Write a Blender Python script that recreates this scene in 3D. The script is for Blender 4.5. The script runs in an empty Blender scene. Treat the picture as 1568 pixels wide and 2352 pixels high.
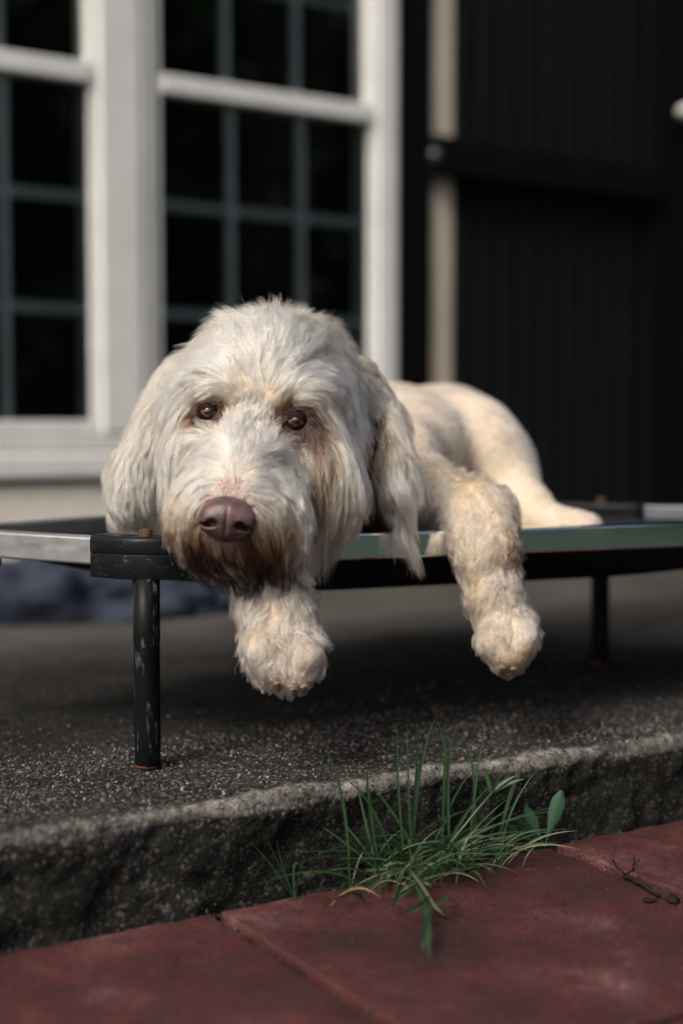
import bpy, bmesh, math, random
import numpy as np
from mathutils import Vector, Matrix, kdtree

random.seed(7)
RNG = np.random.default_rng(11)
SC = bpy.context.scene
C = SC.collection

# ------------------------------------------------------------------ camera
CAM = np.array([0.0, 0.0, 0.33])
PITCH = math.radians(3.43)
LENS, SENSOR = 50.0, 24.0
cam_data = bpy.data.cameras.new('camera')
cam = bpy.data.objects.new('camera', cam_data); C.objects.link(cam)
cam.location = CAM
cam.rotation_euler = (math.radians(90) - PITCH, 0, 0)
cam_data.sensor_fit = 'HORIZONTAL'; cam_data.sensor_width = SENSOR; cam_data.lens = LENS
cam_data.clip_start = 0.05; cam_data.clip_end = 500
cam_data.dof.use_dof = True
cam_data.dof.focus_distance = 1.35
cam_data.dof.aperture_fstop = 1.95
SC.camera = cam

# ------------------------------------------------------------------ sky and sun
SUN_DIR = Vector((-0.42, -0.57, 0.71)).normalized()       # from the scene towards the sun
world = bpy.data.worlds.new('World'); SC.world = world; world.use_nodes = True
nt = world.node_tree; nt.nodes.clear()
wo = nt.nodes.new('ShaderNodeOutputWorld'); bg = nt.nodes.new('ShaderNodeBackground'); sk = nt.nodes.new('ShaderNodeTexSky')
sk.sky_type = 'NISHITA'; sk.sun_disc = False
sk.sun_elevation = math.asin(SUN_DIR.z)
sk.sun_rotation = math.atan2(SUN_DIR.x, SUN_DIR.y)
sk.air_density = 0.65; sk.dust_density = 6.0; sk.ozone_density = 0.1
bg.inputs['Strength'].default_value = 0.13
nt.links.new(sk.outputs[0], bg.inputs[0]); nt.links.new(bg.outputs[0], wo.inputs[0])
sun_data = bpy.data.lights.new('sun', 'SUN'); sun = bpy.data.objects.new('sun', sun_data); C.objects.link(sun)
sun_data.energy = 2.35; sun_data.angle = math.radians(24); sun_data.color = (1.0, 0.94, 0.85)
sun.rotation_euler = SUN_DIR.to_track_quat('Z', 'Y').to_euler()
SC.view_settings.view_transform = 'Standard'; SC.view_settings.look = 'None'
SC.view_settings.gamma = 1.0; SC.view_settings.use_curve_mapping = False
SC.view_settings.exposure = 0.31
SC.render.engine = 'CYCLES'
SC.cycles.max_bounces = 8; SC.cycles.transparent_max_bounces = 16
SC.cycles.use_denoising = True; SC.cycles.denoising_prefilter = 'ACCURATE'; SC.cycles.denoising_input_passes = 'RGB_ALBEDO_NORMAL'
SC.cycles_curves.shape = 'THICK'

# ------------------------------------------------------------------ helpers
FPX = LENS / SENSOR * 1568.0
def ray(u, v):
    """direction of the sight line through (u, v) of the 1568 x 2352 frame"""
    x = (u - 784.0) / FPX; y = (1176.0 - v) / FPX
    return np.array([x, math.cos(PITCH) + y * math.sin(PITCH), -math.sin(PITCH) + y * math.cos(PITCH)])
def at(u, v, Y):
    d = ray(u, v); return CAM + d * ((Y - CAM[1]) / d[1])
def on_z(u, v, z):
    d = ray(u, v); return CAM + d * ((z - CAM[2]) / d[2])
def sub(p, q): return np.asarray(p) - np.asarray(q)
def unit(v):
    v = np.asarray(v, float); return v / (np.linalg.norm(v, axis=-1, keepdims=True) + 1e-12)

def tag(o, label=None, cat=None, group=None, kind=None):
    if label: o['label'] = label
    if cat: o['category'] = cat
    if group: o['group'] = group
    if kind: o['kind'] = kind
    return o
def empty(name, loc=(0, 0, 0), rz=0.0):
    o = bpy.data.objects.new(name, None); C.objects.link(o); o.location = loc; o.rotation_euler = (0, 0, rz)
    o.empty_display_size = 0.02; return o
def link(name, me, mat=None, parent=None, smooth=False):
    o = bpy.data.objects.new(name, me); C.objects.link(o)
    if mat is not None and not me.materials: me.materials.append(mat)
    if parent is not None: o.parent = parent
    if smooth: me.polygons.foreach_set('use_smooth', [True] * len(me.polygons))
    return o
def pymesh(name, verts, faces, mat=None, parent=None, smooth=False):
    me = bpy.data.meshes.new(name)
    me.from_pydata([tuple(map(float, v)) for v in verts], [], [tuple(map(int, f)) for f in faces]); me.update()
    return link(name, me, mat, parent, smooth)
def bm_link(name, bm, mat=None, parent=None, smooth=False):
    me = bpy.data.meshes.new(name); bm.normal_update(); bm.to_mesh(me); bm.free()
    return link(name, me, mat, parent, smooth)
def box_bm(lo, hi, bevel=0.0, seg=2, bm=None):
    own = bm is None
    bm = bm or bmesh.new()
    r = bmesh.ops.create_cube(bm, size=1.0)
    lo, hi = Vector(lo), Vector(hi)
    for v in r['verts']:
        v.co = Vector([(lo[i] + hi[i]) / 2 + v.co[i] * (hi[i] - lo[i]) for i in range(3)])
    if bevel and own:
        bmesh.ops.bevel(bm, geom=bm.edges[:], offset=bevel, segments=seg, profile=0.5, affect='EDGES')
    return bm
def box(name, lo, hi, mat, parent=None, bevel=0.0):
    return bm_link(name, box_bm(lo, hi, bevel), mat, parent)
def tube_mesh(path, radii, n=12, cap=True):
    path = np.asarray(path, float); m = len(path)
    radii = np.broadcast_to(np.asarray(radii, float), (m,))
    tang = np.gradient(path, axis=0); tang = unit(tang)
    ref = np.array([0, 0, 1.0]) if abs(tang[0][2]) < 0.9 else np.array([1.0, 0, 0])
    V, F = [], []
    for i in range(m):
        a = unit(np.cross(tang[i], ref)); b = np.cross(tang[i], a)
        for k in range(n):
            th = 2 * math.pi * k / n
            V.append(path[i] + radii[i] * (math.cos(th) * a + math.sin(th) * b))
    for i in range(m - 1):
        for k in range(n):
            F.append((i * n + k, i * n + (k + 1) % n, (i + 1) * n + (k + 1) % n, (i + 1) * n + k))
    if cap:
        F.append(tuple(range(n))[::-1]); F.append(tuple((m - 1) * n + k for k in range(n)))
    return V, F

# value noise for geometry
_P = RNG.random((64, 64, 64)).astype(np.float32)
def vnoise(p, scale):
    q = np.asarray(p, np.float32) * scale
    i = np.floor(q).astype(int); f = q - i; f = f * f * (3 - 2 * f)
    out = np.zeros(len(q), np.float32)
    for dx in (0, 1):
        for dy in (0, 1):
            for dz in (0, 1):
                w = (f[:, 0] if dx else 1 - f[:, 0]) * (f[:, 1] if dy else 1 - f[:, 1]) * (f[:, 2] if dz else 1 - f[:, 2])
                out += w * _P[(i[:, 0] + dx) & 63, (i[:, 1] + dy) & 63, (i[:, 2] + dz) & 63]
    return out - 0.5
def fbm(p, scale, octv=3):
    return sum(vnoise(np.asarray(p) + 7.3 * k, scale * 2 ** k) / 2 ** k for k in range(octv))

# ------------------------------------------------------------------ materials
class Mat:
    def __init__(self, name):
        self.m = bpy.data.materials.new(name); self.m.use_nodes = True
        self.t = self.m.node_tree; self.t.nodes.clear()
        self.out = self.n('ShaderNodeOutputMaterial'); self.b = self.n('ShaderNodeBsdfPrincipled')
        self.l(self.b.outputs[0], self.out.inputs[0])
    def n(self, typ, **kw):
        x = self.t.nodes.new(typ)
        for k, v in kw.items(): setattr(x, k, v)
        return x
    def l(self, a, b): self.t.links.new(a, b)
    def set(self, **kw):
        for k, v in kw.items():
            s = self.b.inputs[k.replace('_', ' ')]
            s.default_value = (*v, 1) if isinstance(v, tuple) and len(v) == 3 else v
        return self
    def coord(self, scale=(1, 1, 1), kind='Object'):
        tc = self.n('ShaderNodeTexCoord'); mp = self.n('ShaderNodeMapping'); mp.inputs['Scale'].default_value = scale
        self.l(tc.outputs[kind], mp.inputs['Vector']); return mp.outputs['Vector']
    def noise(self, vec, scale, detail=4, rough=0.6):
        x = self.n('ShaderNodeTexNoise'); x.inputs['Scale'].default_value = scale; x.inputs['Detail'].default_value = detail
        x.inputs['Roughness'].default_value = rough; self.l(vec, x.inputs['Vector']); return x.outputs['Fac']
    def voronoi(self, vec, scale, out='Distance'):
        x = self.n('ShaderNodeTexVoronoi'); x.inputs['Scale'].default_value = scale; self.l(vec, x.inputs['Vector']); return x.outputs[out]
    def ramp(self, fac, stops, interp='LINEAR'):
        x = self.n('ShaderNodeValToRGB'); cr = x.color_ramp; cr.interpolation = interp
        while len(cr.elements) < len(stops): cr.elements.new(0.5)
        for e, (p, c) in zip(cr.elements, stops):
            e.position = p; e.color = (*c, 1) if len(c) == 3 else c
        self.l(fac, x.inputs[0]); return x.outputs[0]
    def mix(self, fac, a, b, mode='MIX'):
        x = self.n('ShaderNodeMix', data_type='RGBA', blend_type=mode)
        for s, v in ((0, fac), (6, a), (7, b)):
            if hasattr(v, 'is_output') or isinstance(v, bpy.types.NodeSocket): self.l(v, x.inputs[s])
            else: x.inputs[s].default_value = v if s == 0 else (*v, 1)
        return x.outputs[2]
    def math(self, op, a, b=0.0, c=None):
        x = self.n('ShaderNodeMath', operation=op)
        for s, v in enumerate((a, b) if c is None else (a, b, c)):
            if isinstance(v, bpy.types.NodeSocket): self.l(v, x.inputs[s])
            else: x.inputs[s].default_value = v
        return x.outputs[0]
    def attr(self, name, out='Color'):
        x = self.n('ShaderNodeAttribute', attribute_name=name); return x.outputs[out]
    def bump(self, h, strength=0.3, dist=0.002):
        x = self.n('ShaderNodeBump'); x.inputs['Strength'].default_value = strength; x.inputs['Distance'].default_value = dist
        self.l(h, x.inputs['Height']); self.l(x.outputs[0], self.b.inputs['Normal'])
    def color(self, s): self.l(s, self.b.inputs['Base Color'])

def m_white_paint():
    m = Mat('white_paint'); v = m.coord()
    n = m.noise(v, 9, 5); m.color(m.ramp(n, [(0.3, (0.56, 0.57, 0.555)), (0.7, (0.66, 0.67, 0.655))]))
    m.set(Roughness=0.45); m.bump(m.noise(v, 60), 0.15, 0.002); return m.m
def m_plain(name, col, rough=0.5, var=0.25, scale=20, metallic=0.0, bump=0.1, stretch=(1, 1, 1), spec=0.3):
    m = Mat(name); v = m.coord(stretch)
    c0 = tuple(c * (1 - var) for c in col); c1 = tuple(min(1, c * (1 + var)) for c in col)
    n = m.noise(v, scale, 5); m.color(m.ramp(n, [(0.3, c0), (0.7, c1)]))
    m.set(Roughness=rough, Metallic=metallic); m.b.inputs['Specular IOR Level'].default_value = spec; m.bump(n, bump, 0.002); return m.m
def m_glass():
    m = Mat('window_glass'); t = m.n('ShaderNodeBsdfTransparent'); t.inputs[0].default_value = (0.82, 0.86, 0.86, 1)
    g = m.n('ShaderNodeBsdfGlossy'); g.inputs['Roughness'].default_value = 0.03
    fr = m.n('ShaderNodeFresnel'); fr.inputs[0].default_value = 1.45
    mx = m.n('ShaderNodeMixShader'); m.l(fr.outputs[0], mx.inputs[0]); m.l(t.outputs[0], mx.inputs[1]); m.l(g.outputs[0], mx.inputs[2])
    m.l(mx.outputs[0], m.out.inputs[0]); return m.m
def m_alu():
    m = Mat('polished_aluminium'); v = m.coord()
    n = m.noise(m.coord((3, 60, 60)), 8, 5)
    m.set(Metallic=1.0, Base_Color=(0.78, 0.80, 0.82)); m.l(m.ramp(n, [(0.3, (0.04,) * 3), (0.75, (0.11,) * 3)]), m.b.inputs['Roughness'])
    m.bump(n, 0.02, 0.001); return m.m
def m_alu_dull():
    m = Mat('scuffed_aluminium')
    n = m.noise(m.coord((1, 1, 3)), 40, 6); n2 = m.noise(m.coord(), 12, 4)
    m.color(m.ramp(n2, [(0.35, (0.38, 0.40, 0.42)), (0.7, (0.55, 0.56, 0.57))]))
    m.set(Metallic=0.9); m.l(m.ramp(n, [(0.3, (0.32,) * 3), (0.7, (0.52,) * 3)]), m.b.inputs['Roughness']); m.bump(n, 0.1, 0.001); return m.m
def m_black_plastic():
    m = Mat('black_plastic'); v = m.coord()
    sc = m.noise(m.coord((30, 30, 160)), 2.2, 6, 0.75); sp = m.noise(v, 420, 3)
    fac = m.math('MULTIPLY', m.ramp(sc, [(0.59, (0,) * 3), (0.66, (1,) * 3)]), m.ramp(sp, [(0.45, (0,) * 3), (0.6, (0.55,) * 3)]))
    m.color(m.mix(fac, (0.0035, 0.0045, 0.006), (0.20, 0.21, 0.21))); m.b.inputs['Specular IOR Level'].default_value = 0.16
    m.l(m.ramp(m.noise(v, 60, 4), [(0.3, (0.34,) * 3), (0.7, (0.52,) * 3)]), m.b.inputs['Roughness']); m.bump(m.noise(v, 300, 3), 0.08, 0.0008); return m.m
def m_black_leg():
    m = Mat('worn_black_tube'); v = m.coord()
    scr = m.noise(m.coord((55, 55, 11)), 1.6, 7, 0.72); sp = m.noise(m.coord((1, 1, 0.25)), 380, 3)
    fac = m.math('MULTIPLY', m.ramp(scr, [(0.55, (0,) * 3), (0.64, (1,) * 3)]), m.ramp(sp, [(0.4, (0,) * 3), (0.62, (0.8,) * 3)]))
    m.b.inputs['Specular IOR Level'].default_value = 0.12; base = m.mix(fac, (0.003, 0.004, 0.005), (0.11, 0.13, 0.14))
    sx = m.n('ShaderNodeSeparateXYZ'); m.l(v, sx.inputs[0])
    rust = m.math('LESS_THAN', m.math('ADD', sx.outputs['Z'], m.math('MULTIPLY', m.noise(v, 120, 3), 0.006)), 0.0055)
    m.color(m.mix(rust, base, (0.20, 0.075, 0.03)))
    m.set(Roughness=0.42); m.bump(m.noise(v, 200, 3), 0.1, 0.0008); return m.m
def m_rust():
    m = Mat('rusty_steel'); v = m.coord(); n = m.noise(v, 260, 5)
    m.color(m.ramp(n, [(0.3, (0.02, 0.013, 0.010)), (0.55, (0.10, 0.05, 0.028)), (0.75, (0.30, 0.17, 0.08))])); m.set(Roughness=0.7, Metallic=0.3); m.bump(n, 0.3, 0.0006); return m.m
def m_slab():
    m = Mat('weathered_concrete'); v = m.coord()
    big = m.noise(v, 7, 6, 0.65); fine = m.noise(v, 130, 4, 0.7); vor = m.voronoi(v, 330, 'Color'); vd = m.voronoi(v, 330)
    base = m.ramp(big, [(0.32, (0.005, 0.0055, 0.006)), (0.52, (0.014, 0.0148, 0.0155)), (0.72, (0.042, 0.042, 0.041))])
    sep = m.n('ShaderNodeSeparateColor'); m.l(vor, sep.inputs[0])
    grain = m.ramp(sep.outputs[0], [(0.0, (0.006, 0.006, 0.007)), (0.55, (0.018, 0.017, 0.016)), (0.80, (0.05, 0.048, 0.045)), (1.0, (0.22, 0.205, 0.18))])
    col = m.mix(0.50, base, grain)
    col = m.mix(m.math('MULTIPLY', m.attr('painted_sun', 'Fac'), 0.75), col, m.ramp(m.noise(v, 5, 4), [(0.3, (0.040, 0.037, 0.033)), (0.7, (0.085, 0.079, 0.071))]))  # sunlit strip behind the cot put into the colour as a paler tone
    col = m.mix(m.math('MULTIPLY', m.attr('painted_shade', 'Fac'), m.ramp(m.noise(v, 11, 4), [(0.3, (0.85,) * 3), (0.7, (0.45,) * 3)])), col, (0.0055, 0.0055, 0.0055))  # shade under and beside the cot painted into the concrete
    wear = m.attr('wear', 'Fac')
    wf = m.math('MULTIPLY', wear, m.ramp(fine, [(0.36, (0.15,) * 3), (0.58, (1,) * 3)]))
    col = m.mix(wf, col, m.ramp(m.noise(v, 60, 4), [(0.3, (0.10, 0.094, 0.084)), (0.7, (0.28, 0.265, 0.24))]))
    col = m.mix(m.math('MULTIPLY', m.attr('grime_shade', 'Fac'), m.ramp(m.noise(v, 24, 4), [(0.3, (0.98,) * 3), (0.5, (0.75,) * 3), (0.72, (0.25,) * 3)])), col, (0.006, 0.0065, 0.005))  # kerb face: dirt and its shade put into the colour together
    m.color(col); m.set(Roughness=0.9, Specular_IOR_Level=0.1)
    m.bump(m.math('ADD', fine, m.math('MULTIPLY', vd, -0.8)), 0.6, 0.002); return m.m
def m_pebble():
    m = Mat('pebble'); v = m.coord(); n = m.noise(v, 500, 3)
    m.color(m.mix(m.ramp(n, [(0.35, (0,) * 3), (0.7, (0.5,) * 3)]), m.attr('tint'), (0.03, 0.03, 0.03))); m.set(Roughness=0.8, Specular_IOR_Level=0.1); return m.m
def m_paver():
    m = Mat('red_paver'); v = m.coord(kind='Object')
    oi = m.n('ShaderNodeObjectInfo'); off = m.n('ShaderNodeVectorMath', operation='ADD'); m.l(v, off.inputs[0])
    sc = m.n('ShaderNodeVectorMath', operation='SCALE'); sc.inputs[0].default_value = (13, 7, 5); m.l(oi.outputs['Random'], sc.inputs['Scale']); m.l(sc.outputs[0], off.inputs[1])
    w = off.outputs[0]
    big = m.noise(w, 7, 5, 0.62); mid = m.noise(w, 30, 6, 0.65); fine = m.noise(w, 260, 4, 0.7)
    col = m.ramp(big, [(0.34, (0.022, 0.009, 0.009)), (0.47, (0.056, 0.015, 0.015)), (0.55, (0.080, 0.022, 0.022)), (0.61, (0.105, 0.038, 0.038)), (0.70, (0.19, 0.098, 0.098))])  # random mottling; its palest tones stand in for dapples of light
    col = m.mix(m.ramp(mid, [(0.35, (0.65,) * 3), (0.6, (0,) * 3)]), col, (0.040, 0.024, 0.024))
    vd = m.voronoi(w, 120); vc = m.voronoi(w, 120, 'Color'); sep = m.n('ShaderNodeSeparateColor'); m.l(vc, sep.inputs[0])
    fl = m.math('MULTIPLY', m.ramp(vd, [(0.10, (1,) * 3), (0.20, (0,) * 3)]), m.ramp(sep.outputs[1], [(0.90, (0,) * 3), (0.93, (0.6,) * 3)]))
    col = m.mix(fl, col, (0.24, 0.11, 0.075))
    col = m.mix(m.ramp(fine, [(0.36, (0.75,) * 3), (0.56, (0,) * 3)]), col, (0.018, 0.008, 0.008)); col = m.mix(m.ramp(m.noise(w, 420, 3, 0.7), [(0.60, (0,) * 3), (0.70, (0.5,) * 3)]), col, (0.17, 0.075, 0.06))
    m.color(col); m.l(m.ramp(mid, [(0.3, (0.55,) * 3), (0.7, (0.8,) * 3)]), m.b.inputs['Roughness'])
    m.set(Specular_IOR_Level=0.2)
    m.bump(m.math('ADD', fine, m.math('MULTIPLY', mid, 1.5)), 0.8, 0.0022); return m.m
def m_soil():
    m = Mat('dark_soil'); v = m.coord(); n = m.noise(v, 120, 5)
    m.color(m.ramp(n, [(0.3, (0.008, 0.007, 0.006)), (0.7, (0.04, 0.030, 0.024))])); m.set(Roughness=0.95); m.bump(n, 0.8, 0.004); return m.m
def m_lawn():
    m = Mat('lawn'); v = m.coord(); n = m.noise(v, 2.2, 6); f = m.noise(v, 90, 4)
    m.color(m.mix(f, m.ramp(n, [(0.3, (0.009, 0.036, 0.022)), (0.7, (0.017, 0.054, 0.034))]), (0.007, 0.028, 0.017))); m.set(Roughness=0.9); m.bump(f, 0.8, 0.02); return m.m
def m_leaf(name, a, b):
    m = Mat(name); oi = m.n('ShaderNodeObjectInfo'); v = m.coord(); n = m.noise(v, 60, 3)
    f = m.math('ADD', m.math('MULTIPLY', oi.outputs['Random'], 0.7), m.math('MULTIPLY', n, 0.4))
    col = m.ramp(f, [(0.2, a), (0.85, b)]); m.color(col); m.set(Roughness=0.45)
    tr = m.n('ShaderNodeBsdfTranslucent'); m.l(col, tr.inputs[0])
    mx = m.n('ShaderNodeMixShader'); mx.inputs[0].default_value = 0.3; m.l(m.b.outputs[0], mx.inputs[1]); m.l(tr.outputs[0], mx.inputs[2]); m.l(mx.outputs[0], m.out.inputs[0]); return m.m
def m_hair():
    m = Mat('dog_hair'); h = m.n('ShaderNodeBsdfHairPrincipled'); h.model = 'CHIANG'; h.parametrization = 'COLOR'
    m.l(m.attr('hair_tint'), h.inputs['Color']); h.inputs['Roughness'].default_value = 0.28; h.inputs['Radial Roughness'].default_value = 0.45
    h.inputs['IOR'].default_value = 1.45; h.inputs['Random Roughness'].default_value = 0.2
    m.l(h.outputs[0], m.out.inputs[0]); return m.m
def m_skin():
    m = Mat('dog_skin'); v = m.coord(); m.color(m.mix(0.6, m.attr('skin_tint'), m.ramp(m.noise(v, 40, 4), [(0.3, (0.75, 0.72, 0.70)), (0.7, (1.0, 1.0, 1.0))]), 'MULTIPLY')); m.set(Roughness=0.8); return m.m
def m_nose():
    m = Mat('nose_leather'); v = m.coord(kind='Object'); n = m.noise(v, 60, 4); vd = m.voronoi(v, 700)
    m.color(m.mix(m.attr('lining', 'Fac'), m.ramp(n, [(0.35, (0.046, 0.026, 0.027)), (0.65, (0.112, 0.064, 0.065))]), (0.004, 0.002, 0.002))); m.set(Roughness=0.38); m.b.inputs['Specular IOR Level'].default_value = 0.45
    m.bump(vd, 0.35, 0.0008); return m.m
def m_eye():
    m = Mat('brown_eye'); tc = m.n('ShaderNodeTexCoord'); sx = m.n('ShaderNodeSeparateXYZ'); m.l(tc.outputs['Object'], sx.inputs[0])
    r = m.math('DIVIDE', m.math('SQRT', m.math('ADD', m.math('POWER', sx.outputs['X'], 2.0), m.math('POWER', sx.outputs['Y'], 2.0))), 0.0115)
    st = m.noise(tc.outputs['Object'], 900, 4)
    col = m.ramp(m.math('ADD', r, m.math('MULTIPLY', m.math('SUBTRACT', st, 0.5), 0.10)),
                 [(0.0, (0.002, 0.002, 0.002)), (0.28, (0.003, 0.002, 0.002)), (0.38, (0.070, 0.025, 0.006)), (0.56, (0.125, 0.050, 0.011)), (0.70, (0.035, 0.012, 0.005)), (0.78, (0.006, 0.004, 0.004)), (0.95, (0.03, 0.018, 0.015))])
    m.color(col); m.set(Roughness=0.12); m.b.inputs['Coat Weight'].default_value = 1.0; m.b.inputs['Coat Roughness'].default_value = 0.03; return m.m

WHITE = m_white_paint(); GLASS = m_glass(); ALU = m_alu(); ALUD = m_alu_dull(); PLASTIC = m_black_plastic(); LEGM = m_black_leg(); RUST = m_rust()
ALUK = m_plain('dimmed_aluminium', (0.16, 0.175, 0.20), 0.5, 0.15, 40, metallic=0.6); SLAB = m_slab(); PEB = m_pebble(); PAVER = m_paver(); SOIL = m_soil(); LAWN = m_lawn(); HAIR = m_hair(); SKIN = m_skin(); NOSE = m_nose(); EYE = m_eye()  # ALUK: darker copy that tones down the sky's reflection in the far rails
BEIGE = m_plain('beige_render', (0.70, 0.66, 0.58), 0.8, 0.12, 30)
GREYBAR = m_plain('grey_glazing_bar', (0.42, 0.46, 0.475), 0.5, 0.1)  # the grey takes in the shade on the bars behind the glass
DARKROOM = m_plain('dark_room', (0.012, 0.010, 0.010), 0.9, 0.2, spec=0.06)
DARKDOOR = m_plain('charcoal_door', (0.0055, 0.0060, 0.0068), 0.8, 0.18, 3, stretch=(30, 30, 1.5), spec=0.06)
BLACKBAR = m_plain('black_door_frame', (0.003, 0.003, 0.0035), 0.7, 0.2, spec=0.06)
TIMBER = m_plain('pale_timber', (0.42, 0.37, 0.30), 0.7, 0.25, 6, stretch=(12, 12, 0.6))
FABRIC = m_plain('black_mesh_fabric', (0.016, 0.017, 0.020), 0.55, 0.25, 300, bump=0.3, spec=0.06)
BLUE = m_plain('dark_blue_cloth', (0.020, 0.027, 0.045), 0.85, 0.35, 25, bump=0.4)
STEEL = m_plain('steel_bolt', (0.12, 0.13, 0.14), 0.5, 0.2, metallic=0.9)
GRASS = m_leaf('grass_blade', (0.010, 0.036, 0.019), (0.036, 0.086, 0.029))
STRAW = m_leaf('pale_stem', (0.06, 0.085, 0.035), (0.13, 0.14, 0.07))
DRY = m_leaf('dry_straw', (0.16, 0.12, 0.06), (0.28, 0.22, 0.13))
WEED = m_leaf('weed_leaf', (0.020, 0.055, 0.032), (0.035, 0.09, 0.048))
UNSEEN_HEDGE = m_leaf('unseen_hedge_leaf', (0.035, 0.085, 0.035), (0.09, 0.17, 0.08))
TWIG = m_plain('dark_twig', (0.016, 0.013, 0.013), 0.8, 0.4, 120, spec=0.06)
CLAW = m_plain('claw_horn', (0.24, 0.18, 0.135), 0.4, 0.3, 90)
LID = m_plain('dark_eyelid', (0.012, 0.006, 0.005), 0.65, 0.3, 200, spec=0.06)

# ------------------------------------------------------------------ ground, lawn, paving
ZP = -0.088                                              # paver tops; the slab's top is z = 0
KA, KB = on_z(0, 1930, 0), on_z(1568, 1690, 0)
KS = unit(np.array([KB[0] - KA[0], KB[1] - KA[1], 0])); KQ = np.array([KS[1], -KS[0], 0])   # along the kerb; out of the slab
KANG = math.atan2(KS[1], KS[0])
def kp(s, q, z=0.0): return KA + KS * s + KQ * q + np.array([0, 0, z])
def ks(p): d = sub(p, KA); return float(d @ KS), float(d @ KQ)

g = pymesh('ground', [(-200, -200, -0.16), (200, -200, -0.16), (200, 200, -0.16), (-200, 200, -0.16)], [(0, 1, 2, 3)], LAWN); tag(g, kind='structure')
bed = empty('paving', kp(0, 0, ZP), KANG); tag(bed, kind='structure')
PW = 0.372
bedm = box('paving_bed', (-0.9, -1.15, -0.07), (2.3, 0.015, -0.020), SOIL, bed)
j1 = ks(on_z(485, 2088, ZP))[0]
def paver_mesh(seed):
    n = 26; h = PW / 2 - 0.0048
    rng = np.random.default_rng(seed)
    bm = bmesh.new(); bmesh.ops.create_cube(bm, size=1.0)
    for v in bm.verts: v.co = (v.co.x * 2 * h, v.co.y * 2 * h, v.co.z * 0.04 - 0.02)
    bmesh.ops.bevel(bm, geom=[e for e in bm.edges], offset=0.003, segments=3, profile=0.6, affect='EDGES')
    bmesh.ops.subdivide_edges(bm, edges=[e for e in bm.edges if e.calc_length() > 0.05], cuts=n, use_grid_fill=True)
    P = np.array([v.co[:] for v in bm.verts]) + seed * 3.1
    d = fbm(P, 55, 3) * 0.0020 + fbm(P, 9, 2) * 0.0010
    for v, k in zip(bm.verts, d):
        e = max(abs(v.co.x), abs(v.co.y)) / h
        v.co += Vector((v.co.x / h, v.co.y / h, 1.0)) * float(k) * (1.0 if e < 0.95 else 0.8)
    me = bpy.data.meshes.new('paver'); bm.normal_update(); bm.to_mesh(me); bm.free(); return me
pms = [paver_mesh(k) for k in range(3)]
k = 0
for i in range(-3, 5):
    for j in range(3):
        o = link('paver', pms[k % 3], PAVER, bed, True); k += 1
        o.location = (j1 - PW / 2 + i * PW, -(PW / 2 + 0.008 + j * PW), random.uniform(-0.0012, 0.0012) + (0.003 if i >= 2 else 0))
        o.rotation_euler = (random.uniform(-.006, .006), random.uniform(-.006, .006), random.choice((0, 1, 2, 3)) * math.pi / 2 + random.uniform(-.006, .006))

def joint_grit():
    bm = bmesh.new(); bmesh.ops.create_icosphere(bm, subdivisions=1, radius=1.0)
    iv = np.array([v.co[:] for v in bm.verts]); fi = np.array([[v.index for v in f.verts] for f in bm.faces]); bm.free()
    V, F, T, k = [], [], [], 0
    for n_, fn in ((900, lambda: (j1 + random.choice((-1, 0, 1, 2)) * PW + random.gauss(0, .0035), -random.uniform(0, .6))), (800, lambda: (random.uniform(-.1, 1.0), -.004 - abs(random.gauss(0, .006)))), (160, lambda: (random.uniform(-.1, 1.0), -random.uniform(.0, .4)))):
        for _ in range(n_):
            x, y = fn(); r = random.uniform(.0005, .0019); loose = n_ < 200
            c = np.array([x, y, (.0012 if loose else -random.uniform(.004, .012))])
            V.append(c + iv * (r * (.6 if loose else 1)) * RNG.uniform(.6, 1.3, 3)); F.append(fi + k * len(iv)); k += 1
            T.append(np.tile(np.append(np.array(random.choice(((.03, .022, .018), (.07, .03, .025), (.11, .09, .07), (.015, .013, .012)))) * random.uniform(.6, 1.1), 1), (len(iv), 1)))
    o = pymesh('joint_grit', np.concatenate(V), np.concatenate(F), PEB, bed, True); o['kind'] = 'stuff'
    a = o.data.attributes.new('tint', 'FLOAT_COLOR', 'POINT'); a.data.foreach_set('color', np.concatenate(T).astype(np.float32).ravel())
joint_grit()

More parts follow.
